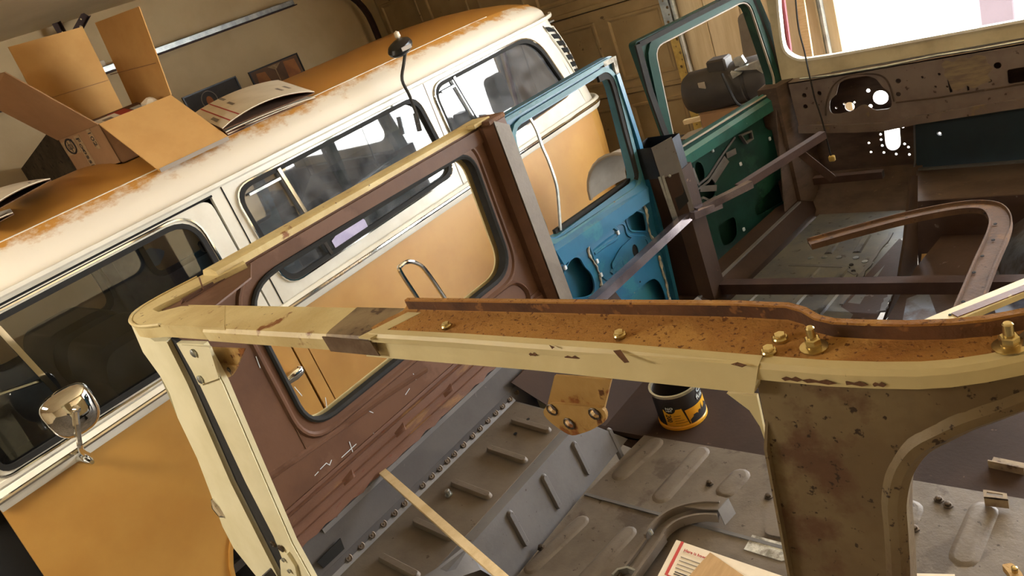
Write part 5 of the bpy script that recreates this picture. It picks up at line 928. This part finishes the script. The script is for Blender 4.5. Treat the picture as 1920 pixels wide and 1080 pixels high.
for pts in ([(-1.841,2.067,1.081), (-1.84,2.08,1.039), (-1.842,2.059,0.98), (-1.84,2.071,0.92), (-1.84,2.073,0.871), (-1.841,2.061,0.811)], [(-1.857,1.893,1.021), (-1.858,1.889,0.982), (-1.859,1.879,0.947), (-1.859,1.88,0.9), (-1.858,1.885,0.879)], [(-1.806,2.433,1.013), (-1.806,2.437,0.962), (-1.808,2.42,0.908), (-1.807,2.427,0.842), (-1.806,2.433,0.813)], [(-1.806,2.434,0.761), (-1.807,2.426,0.713), (-1.807,2.425,0.648), (-1.808,2.418,0.578), (-1.808,2.417,0.545)]):
    zz = [V(p)+nb*.006+V((0, random.uniform(-.003, .003), random.uniform(-.003, .003))) for p in smooth_path(pts, 5)]
    obj('adhesive_bead', MB().tube(zz, .007, 6, scale=[random.uniform(.5, 1.3) for _ in zz]), glue_m, bd)
for p in [(-1.839,2.083,1.021), (-1.825,2.24,0.975), (-1.84,2.082,0.932), (-1.84,2.078,0.873), (-1.855,1.917,0.998)]:
    obj('trim_clip_boss', MB().box(V(p)+nb*.008, (.012, .014, .018), .002), pale_m, bd)
for p in [(-1.821,2.276,1.019), (-1.82,2.287,1.017), (-1.819,2.301,0.902), (-1.815,2.345,0.847), (-1.821,2.275,0.893), (-1.832,2.157,0.867), (-1.821,2.275,0.727), (-1.817,2.322,0.814)]:
    obj('screw_hole', MB().lathe([(.004, .0075), (.0038, .0082), (.0005, .0082)], 8, p, nb), dark_m, bd)

# ------------------------------------------------------------ dark green front door (ajar)
ng = V((.955, -.295, 0))
gwin = rp([(-1.951,3.049,1.498), (-1.766,3.648,1.503), (-1.748,3.706,1.064), (-1.76,3.668,1.031), (-1.957,3.03,1.018), (-1.962,3.015,1.052)], [.05, .06, .05, .04, .03, .02], 4)
gout = rp([(-1.979,2.957,1.557), (-1.756,3.68,1.559), (-1.741,3.728,1.501), (-1.709,3.831,1.083), (-1.71,3.829,0.941), (-1.73,3.766,0.517), (-1.754,3.688,0.284), (-1.786,3.582,0.259), (-1.987,2.934,0.334), (-1.994,2.91,0.425), (-1.967,2.997,1.001)], [.02, .04, .03, .03, .03, 0, .03, .05, .05, .03, .02], 4)
gA = disc(V([(-1.93,3.117,0.855)][0]), .028, 'x', 14, .05); gA = [V((-1.75+(p.y-3.7)*.295/.955, p.y, p.z)) for p in gA]
gB = rp([(-1.951,3.048,0.737), (-1.942,3.077,0.731), (-1.937,3.094,0.735), (-1.928,3.125,0.703), (-1.916,3.163,0.696), (-1.909,3.185,0.731), (-1.909,3.185,0.764), (-1.916,3.163,0.8), (-1.926,3.129,0.808), (-1.934,3.104,0.796), (-1.952,3.045,0.772)], .02, 3)
gC = rp([(-1.924,3.137,0.534), (-1.916,3.164,0.55), (-1.889,3.249,0.545), (-1.887,3.256,0.515), (-1.891,3.243,0.442), (-1.904,3.203,0.42), (-1.923,3.14,0.431), (-1.925,3.133,0.458)], .02, 3)
gD = rp([(-1.844,3.395,0.531), (-1.814,3.491,0.544), (-1.767,3.645,0.587), (-1.76,3.669,0.589), (-1.756,3.682,0.511), (-1.759,3.671,0.463), (-1.772,3.628,0.453), (-1.84,3.409,0.466), (-1.846,3.391,0.48)], .02, 3)
gE = rp([(-1.785,3.585,0.949), (-1.771,3.633,0.957), (-1.749,3.705,0.931), (-1.753,3.691,0.864), (-1.762,3.661,0.834), (-1.781,3.6,0.851), (-1.789,3.575,0.896)], .02, 3)
gd_ = door('front_door', gout, gwin, [gA, gB, gC, gD, gE], ng, green_m, green_m, 'dark green door shell with worn ledge painted in a highlight tone, open wider')
obj('belt_ledge', MB().loft([[V(p) for p in [(-1.966,3.001,1.013), (-1.753,3.691,1.042), (-1.756,3.681,0.958), (-1.957,3.03,0.941)]], [V(p)+ng*.035 for p in [(-1.964,3.008,0.974), (-1.754,3.687,1.001), (-1.756,3.681,0.946), (-1.956,3.033,0.929)]]]), greenlt_m, gd_)
obj('window_frame_channel', MB().sweep([p+ng*.006 for p in gwin], [(-.05, -.004), (-.006, -.004), (-.006, .014), (-.05, .010)], True, ng), green_m, gd_)
obj('frame_inner_edge', MB().sweep([p+ng*.010 for p in gwin], [(-.004, -.004), (.002, -.004), (.002, .006), (-.004, .006)], True, ng), fender_m, gd_)
obj('weather_strip', MB().sweep([V(p)+ng*.012 for p in [(-1.977,2.965,1.545), (-1.978,2.96,1.333), (-1.974,2.974,1.146), (-1.968,2.995,0.996)]], rect(.03, .012), up=ng), rubber_m, gd_)
obj('weather_strip', MB().sweep([V(p)+ng*.012 for p in [(-1.974,2.976,1.54), (-1.868,3.317,1.546), (-1.76,3.669,1.547)]], rect(.022, .012), up=ng), rubber_m, gd_)
obj('weather_strip', MB().sweep([V(p)+ng*.012 for p in [(-1.757,3.676,1.524), (-1.741,3.729,1.262), (-1.734,3.752,1.059)]], rect(.016, .012), up=ng), rubber_m, gd_)
for pts, w in (([(-1.941,3.081,0.803), (-1.92,3.151,0.81), (-1.876,3.291,0.883), (-1.851,3.372,0.919)], .010), ([(-1.953,3.043,0.781), (-1.922,3.144,0.789), (-1.881,3.275,0.837)], .010), ([(-1.94,3.086,0.779), (-1.91,3.183,0.736)], .030), ([(-1.944,3.072,0.893), (-1.942,3.08,0.808)], .022), ([(-1.913,3.173,0.783), (-1.877,3.288,0.843)], .045), ([(-1.952,3.047,0.734), (-1.938,3.092,0.729), (-1.927,3.127,0.695), (-1.915,3.166,0.699)], .010), ([(-1.876,3.293,0.857), (-1.856,3.356,0.853)], .03)):
    obj('regulator_bar', MB().sweep([V(p)+ng*.010 for p in pts], rect(w, .006), up=ng), steel_m, gd_)
obj('check_strap_cup', MB().sweep([V(p)+ng*.012 for p in [(-1.842,3.403,0.913), (-1.821,3.471,0.907), (-1.821,3.469,0.867), (-1.835,3.424,0.862)]], rect(.006, .03), True, ng), steel_m, gd_)
obj('lower_swage', MB().sweep([V(p)+ng*.006 for p in [(-1.945,3.07,0.287), (-1.868,3.319,0.292), (-1.81,3.507,0.291), (-1.75,3.701,0.328)]], [(-.01, 0), (0, .008), (.01, 0)], up=ng), green_m, gd_)
obj('lower_swage', MB().sweep([V(p)+ng*.006 for p in [(-1.966,3.001,0.371), (-1.89,3.247,0.35), (-1.818,3.478,0.353), (-1.748,3.706,0.349)]], [(-.008, 0), (0, .006), (.008, 0)], up=ng), greenlt_m, gd_)
for p in [(-1.898,3.222,0.918), (-1.852,3.369,0.776), (-1.783,3.592,0.811), (-1.789,3.575,0.423), (-1.846,3.391,0.404), (-1.899,3.216,0.384), (-1.878,3.287,0.45), (-1.954,3.039,0.901), (-1.944,3.071,0.692)]:
    obj('trim_clip_boss', MB().box(V(p)+ng*.008, (.010, .014, .018), .002), pale_m, gd_)
obj('door_tag', MB().plate([V(p)+ng*.0 for p in [(-1.977,2.967,0.955), (-1.964,3.009,0.938), (-1.97,2.988,0.83), (-1.98,2.955,0.844)]], [], -ng*.003), kraft_m, gd_)

# ------------------------------------------------------------ loose things in and around the shell
def strip(nm, path, w, h, m, up=(0, 0, 1)): return obj(nm, MB().sweep(path, [(-w/2, -h), (w/2, -h), (w/2, h*.2), (w/2-.006, h*.2), (w/2-.006, -h*.5), (-w/2+.006, -h*.5), (-w/2+.006, h), (-w/2, h)], up=up), m)
wt = thing('window_trim_frame', 'rusty bent window trim frame with screw holes lying across the shell floor', 'trim', (-.8, 2.5, .56))
wp = smooth_path([(-1.239,2.63,0.7), (-1.102,2.724,0.7), (-0.937,2.826,0.7), (-0.804,2.883,0.7), (-0.719,2.895,0.7), (-0.66,2.865,0.7), (-0.621,2.777,0.7), (-0.607,2.665,0.7), (-0.606,2.48,0.7), (-0.602,2.278,0.7), (-0.599,2.097,0.7), (-0.594,1.959,0.7)], 4)
obj('trim_channel', MB().sweep(wp, [(-.034, -.012), (.034, -.012), (.034, .012), (.028, .012), (.026, -.004), (-.026, -.004), (-.030, .010), (-.034, .010)]), trimrust_m, wt)
obj('trim_face', MB().sweep([p+V((0, 0, -.002)) for p in wp], rect(.054, .004)), trimrust_m, wt)
for p in [(-1.164,2.668,0.704), (-0.933,2.814,0.704), (-0.833,2.856,0.704), (-0.675,2.825,0.704), (-0.629,2.738,0.704), (-0.613,2.619,0.704), (-0.623,2.508,0.704), (-0.625,2.4,0.704), (-0.617,2.221,0.704)]:
    obj('screw_hole', MB().lathe([(.006, 0), (.0055, .002), (.001, .002)], 8, p), dark_m, wt)
cs = thing('painted_trim_strip', 'cream and maroon painted trim strip sticking up behind the header', 'trim', (-.5, 1.85, .9))
csp = [(-0.619,1.727,0.9), (-0.562,1.798,0.9), (-0.408,1.979,0.9), (-0.331,2.067,0.9)]
obj('strip_body', MB().sweep(csp, rect(.055, .016)), cream_m, cs)
obj('strip_centre', MB().sweep([V(p)+V((0, 0, .009)) for p in [(-0.531,1.824,0.9), (-0.405,1.963,0.9), (-0.328,2.048,0.9)]], rect(.024, .003)), maroon_m, cs)
obj('screw_hole', MB().lathe([(.004, .009), (.004, .0105), (.001, .0105)], 8, [(-0.541,1.825,0.9)][0]), dark_m, cs)
# can
cz0 = FZ-.022
cn_ = V((-1.312, 1.645, cz0)); cr = .077; chh = .128
can = thing('paint_can', 'black and yellow open tin can standing on the brown floor', 'can', cn_)
obj('can_body', MB().lathe([(cr-.002, .012), (cr, .02), (cr, chh-.01), (cr-.001, chh), (cr-.004, chh), (cr-.004, .02), (.002, .016)], 40, cn_, None, False), ink_m, can)
obj('bottom_rim', MB().lathe([(cr-.004, 0), (cr+.003, .001), (cr+.003, .010), (cr, .014)], 40, cn_, None, True), yellow_m, can)
obj('top_rim', MB().lathe([(cr-.006, chh-.004), (cr-.004, chh+.004), (cr+.003, chh+.004), (cr+.004, chh-.004), (cr, chh-.006)], 40, cn_, None, False), rim_m, can)
cdir = math.atan2(-cn_.y, -cn_.x)
def oncan(s_, h, e=.0012): a = cdir+s_/cr; return V((cn_.x+(cr+e)*math.cos(a), cn_.y+(cr+e)*math.sin(a), cn_.z+h*.76))
def label_patch(nm, poly, m, e=.001, n=10):
    s0 = min(p[0] for p in poly); s1 = max(p[0] for p in poly); mb = MB(); lo = []; hi = []
    def yat(s_, top):
        ys = []
        for i in range(len(poly)):
            a, b = poly[i], poly[(i+1) % len(poly)]
            if (a[0]-s_)*(b[0]-s_) <= 1e-12 and a[0] != b[0]: ys.append(a[1]+(b[1]-a[1])*(s_-a[0])/(b[0]-a[0]))
        return max(ys) if top else min(ys)
    ss = sorted(set([s0+(s1-s0)*k/n for k in range(n+1)]+[p[0] for p in poly]))
    ss = [min(max(s_, s0+1e-6), s1-1e-6) for s_ in ss]
    return obj(nm, mb.loft([[oncan(s_, yat(s_, False), e) for s_ in ss], [oncan(s_, yat(s_, True), e) for s_ in ss]], False, False), m, can)
label_patch('label_panel', [(-.062, .022), (-.062, .105), (.0, .105), (.012, .022)], yellow_m)
label_patch('label_panel', [(.016, .022), (.008, .092), (.12, .092), (.12, .022)], yellow_m)
sk = [(.018, .02), (.018, .040), (.032, .05), (.032, .057), (.046, .057), (.046, .048), (.054, .05), (.054, .062), (.062, .062), (.064, .052), (.072, .085), (.074, .055), (.088, .06), (.09, .075), (.10, .06), (.12, .05), (.12, .02)]
label_patch('skyline_print', sk, ink_m, .0016, 16)
bdg = lambda v: oncan(-.052+v.x, .098+v.y, .0022+v.z)
mbb = MB(); ctr = [oncan(-.038+.020*math.cos(a), .112+.026*math.sin(a), .0018) for a in [2*PI*k/20 for k in range(20)]]
mbb.plate(ctr, [], None); bg_ = obj('round_badge', mbb, black_m, can)
lettering('NO', .016, (0, 0, 0), (1, 0, 0), (0, 1, 0), pale_m, bg_, fn=lambda v: oncan(-.050+v.x, .108+v.y, .0026+v.z))
lettering('MSG', .010, (0, 0, 0), (1, 0, 0), (0, 1, 0), pale_m, bg_, fn=lambda v: oncan(-.050+v.x, .098+v.y, .0026+v.z))
lettering('Ca', .03, (0, 0, 0), (1, 0, 0), (0, 1, 0), pale_m, can, fn=lambda v: oncan(.066+v.x, .135+v.y, .002+v.z))
lettering('fus', .032, (0, 0, 0), (1, 0, 0), (0, 1, 0), pale_m, can, fn=lambda v: oncan(.058+v.x, .108+v.y, .002+v.z))
lettering('200', .026, (0, 0, 0), (1, 0, 0), (0, 1, 0), ink_m, can, fn=lambda v: oncan(-.055+v.y, .082-v.x, .002+v.z))
for k, w in enumerate((.022, .02, .03, .05)):
    label_patch('print_line', [(-.03+.0*k, .072-.012*k), (-.03, .0745-.012*k), (-.03+w, .0745-.012*k), (-.03+w, .072-.012*k)], rust_and_shade_m, .0018, 4)
# wooden lath
la = tag(obj('wooden_lath', MB().sweep([[(-1.725,0.823,0.961)][0], [(-1.208,0.716,0.86)][0], [(-1.128,0.716,0.8)][0]], rect(.022, .010)), lath_m), 'thin pale wooden lath lying from the brown panel across the wheel housing', 'wood strip')
# mailing box and kraft sheet on the floor
mb_ = thing('mailing_box', 'white mailing box with a red stripe lying on the shell floor at the bottom edge', 'box', (-.9, 1.0, .64))
mz = .675
q0 = [V(p) for p in [(-1.018,1.098,0.675), (-0.717,1.081,0.675), (-0.746,0.911,0.675), (-1.004,0.964,0.675)]]
obj('box_body', MB().plate(q0, [], (0, 0, -.035)), paper_m, mb_)
def onbox(u, v, dz=.001): return q0[0]+(q0[1]-q0[0])*u+(q0[3]-q0[0])*v+V((0, 0, dz))
def patch_on(nm, u0, u1, v0, v1, m, dz=.0012): return obj(nm, MB().plate([onbox(u0, v0, dz), onbox(u1, v0, dz), onbox(u1, v1, dz), onbox(u0, v1, dz)], [], (0, 0, -.001)), m, mb_)
patch_on('red_stripe', .05, .075, .0, .80, red_m); patch_on('red_stripe', .075, .25, .78, .81, red_m)
patch_on('blue_block', .05, .25, .84, 1.0, navyink_m, .0014)
ex, ey = (q0[1]-q0[0]).normalized(), -(q0[3]-q0[0]).normalized()
lettering('Here is how to use', .012, onbox(.11, .20, .0018), ex, ey, red_m, mb_)
for k in range(4): patch_on('print_line', .11, .36-.02*k, .32+.085*k, .335+.085*k, greyink_m)
patch_on('print_line', .12, .30, .66, .675, ink_m); patch_on('print_line', .12, .28, .71, .725, ink_m)
tag(obj('kraft_sheet', MB().plate([(-0.916,1.085,0.678), (-0.775,1.035,0.678), (-0.765,0.901,0.678), (-0.949,0.9,0.678)], [], (0, 0, .003)), kraft_m), 'brown kraft paper sheet lying on top of the white mailing box', 'paper')
tag(obj('paper_sheet', MB().plate([(-0.518,1.205,0.64), (-0.43,1.235,0.64), (-0.406,1.168,0.64), (-0.506,1.128,0.64)], [], (0, 0, .002)), paper_m), 'white paper sheet just showing below the bare steel opening', 'paper')
# curved bracket with a long bar
cbk = thing('curved_bracket', 'curved bare steel channel bracket with a long straight arm on the load floor', 'bracket', (-1.05, 1.1, .64))
arc = smooth_path([(-1.082,1.086,0.665), (-1.083,1.129,0.665), (-1.069,1.169,0.665), (-1.041,1.199,0.665), (-1.005,1.22,0.665), (-0.968,1.23,0.665)], 4)
obj('curved_channel', MB().sweep(arc, [(-.026, -.022), (.018, -.022), (.018, .004), (.012, .004), (.012, -.012), (-.020, -.012), (-.020, .012), (-.026, .012)]), whtop_m, cbk)
obj('straight_arm', MB().sweep([V(p) for p in [(-1.086,1.108,0.658), (-1.09,0.961,0.658), (-1.096,0.859,0.658)]], [(-.028, -.012), (.022, -.012), (.022, .006), (.016, .006), (.016, -.004), (-.020, -.004), (-.020, .014), (-.028, .014)]), whtop_m, cbk)
obj('flange_plate', MB().plate([(-1.056,1.211,0.672), (-1.06,1.276,0.672), (-0.961,1.273,0.672), (-0.968,1.227,0.672), (-1.004,1.217,0.672)], [], (0, 0, -.004)), whtop_m, cbk)
obj('end_fold', MB().plate([V(p) for p in [(-0.968,1.227,0.672), (-0.961,1.273,0.672)]]+[V(p)+V((.01, .0, -.03)) for p in [(-0.95,1.256,0.672), (-0.958,1.21,0.672)]], [], (.003, 0, 0)), steel_m, cbk)
obj('clamp_screw', MB().lathe([(.003, 0), (.006, .002), (.006, .014), (.002, .016)], 8, [(-1.09,1.096,0.67)][0], (-.4, .2, 1)), galv_m, cbk)
obj('arm_end_loop', MB().sweep([(-1.117,0.944,0.665), (-1.113,0.963,0.665), (-1.093,0.978,0.665), (-1.07,0.976,0.665)], rect(.006, .02)), galv_m, cbk)
clp = thing('steel_clip', 'small slotted steel clip lying on the floor right of the bare pillar', 'clip', (-.45, 1.5, .63))
cq = [(-0.428,1.492,0.65), (-0.381,1.492,0.65), (-0.375,1.471,0.65), (-0.421,1.466,0.65)]
obj('clip_top', MB().plate(cq, [[(-0.419,1.486,0.65), (-0.388,1.487,0.65), (-0.386,1.478,0.65), (-0.418,1.477,0.65)]], (0, 0, -.003)), patch_m, clp)
obj('clip_side', MB().plate([V(cq[3]), V(cq[2]), V(cq[2])-V((0, 0, .025)), V(cq[3])-V((0, 0, .025))], [], (0, .003, 0)), patch_m, clp)
gp_ = thing('brass_fitting', 'small crumpled brass coloured fitting at the lower right corner', 'fitting', (-.33, 1.2, .632))
gq = [(-0.354,1.283,0.65), (-0.337,1.294,0.65), (-0.318,1.276,0.65), (-0.304,1.248,0.65), (-0.327,1.246,0.65), (-0.34,1.268,0.65)]
obj('fitting_body', MB().plate(rp(gq, .004, 2), [], (0, 0, -.016)), goldbr_m, gp_)
obj('fitting_lug', MB().lathe([(.006, 0), (.006, .012), (.003, .014)], 8, [(-0.328,1.27,0.652)][0]), gold_m, gp_)
tag(obj('angle_offcut', MB().sweep([(-0.445,1.644,0.6), (-0.37,1.637,0.6)], [(-.02, -.004), (.02, -.004), (.02, .02), (.016, .02), (.016, 0), (-.02, 0)]), patch_m), 'short angle iron offcut on the seat floor near the right picture edge', 'offcut')

# ------------------------------------------------------------ things beyond the doors
ts = thing('folded_car_seat', 'grey vinyl car seat back standing near the front wall seen through the green door', 'seat', (-2.2, 4.5, G))
obj('seat_back', MB().loft([[V(p)+V((0, d, 0)) for p in rp([(-2.254,4.5,1.29), (-2.195,4.5,1.302), (-2.135,4.5,1.269), (-2.126,4.5,1.164), (-2.124,4.5,0.992), (-2.276,4.5,1.001)], .03, 3)] for d in (0, .12)]), tan_m, ts)
obj('seat_base', MB().bb(-2.55, -2.20, 4.42, 4.72, G, .80, .04), tan_m, ts)
tk = thing('dark_tank', 'dark barrel shaped tank lying on a stand behind the green door window', 'tank', (-2.35, 4.1, G))
tc_ = V([(-2.193,4.1,0.992)][0])
obj('tank_barrel', MB().lathe([(.02, -.27), (.10, -.26), (.125, -.22), (.125, .10), (.118, .105), (.118, .12), (.125, .125), (.125, .22), (.10, .26), (.02, .27)], 22, tc_, (1, .15, .02)), tank_m, tk)
obj('tank_top_box', MB().box(tc_+V((-.02, -.02, .13)), (.12, .10, .08), .01), tank_m, tk)
obj('tank_tag', MB().box(tc_+V((-.10, -.13, .05)), (.045, .006, .05), .002), fender_m, tk)
obj('tank_stand', MB().bb(tc_.x-.20, tc_.x+.20, 4.02, 4.2, .50, tc_.z-.12, .01), cardin_m, tk)
obj('stand_post', MB().bb(tc_.x-.2, tc_.x+.2, 4.03, 4.19, G, .52), boxsteel_m, tk)
pp = thing('bent_sheet_offcuts', 'shiny bent sheet metal pieces lying on the dark tank', 'sheet metal', tc_+V((.12, 0, .14)))
for pts in ([(-2.112,4.05,1.14), (-2.058,4.05,1.148), (-2.042,4.05,1.108), (-2.102,4.05,1.073)], [(-2.095,4,1.089), (-1.91,4,1.123), (-1.904,4,1.098), (-1.959,4,1.072)], [(-1.982,4.02,1.076), (-1.911,4.02,1.102), (-1.944,4.02,1.038)], [(-2.109,3.98,1.089), (-2.045,3.98,1.071), (-2.102,3.98,1.05)]):
    obj('sheet_piece', MB().plate(pts, [], (0, .02, .004)), galv_m, pp, smooth=False)
obj('hose', MB().tube(smooth_path([tc_+V(v) for v in ((.04, -.13, .10), (.08, -.17, .02), (.10, -.15, -.08), (.16, -.12, -.12))], 4), .008, 6), rubber_m, tk)
fd = thing('loose_fender', 'pale grey primered fender stored behind the blue door', 'fender', (-2.75, 3.55, G))
fr = []
fc = V([(-2.606,3.45,0.633)][0])
for k in range(10):
    a = math.radians(62+118*k/9); ring_ = []
    for j in range(6):
        w = j/5; r_ = .27*(1-.28*w*w); ring_.append(fc+V((r_*math.cos(a), -.05+.30*w, r_*math.sin(a))))
    fr.append(ring_)
obj('fender_skin', MB().loft(fr, False, False), fender_m, fd)
obj('fender_rim', MB().tube([r_[0] for r_ in fr], .012, 6), fender_m, fd)
obj('fender_stand', MB().bb(fc.x-.2, fc.x+.2, 3.45, 3.7, G, fc.z-.02, .01), boxsteel_m, fd)
wb = thing('pale_workpiece', 'pale curved sheet on a trestle seen under the green door window', 'panel', (-2.75, 4.4, G))
wc = [V(p) for p in [(-2.815,4.4,0.598), (-2.728,4.4,0.641), (-2.609,4.4,0.663), (-2.504,4.4,0.663)]]
obj('curved_sheet', MB().loft([wc, [p+V((.14, -.06, -.10)) for p in wc], [p+V((.16, -.07, -.3)) for p in wc]], False, False), fender_m, wb)
obj('top_slat', MB().sweep([(-2.766,4.45,0.699), (-2.554,4.45,0.714)], rect(.03, .03)), lath_m, wb)
obj('trestle', MB().bb(-3.0, -2.75, 4.3, 4.5, G, .60, .01), boxsteel_m, wb)
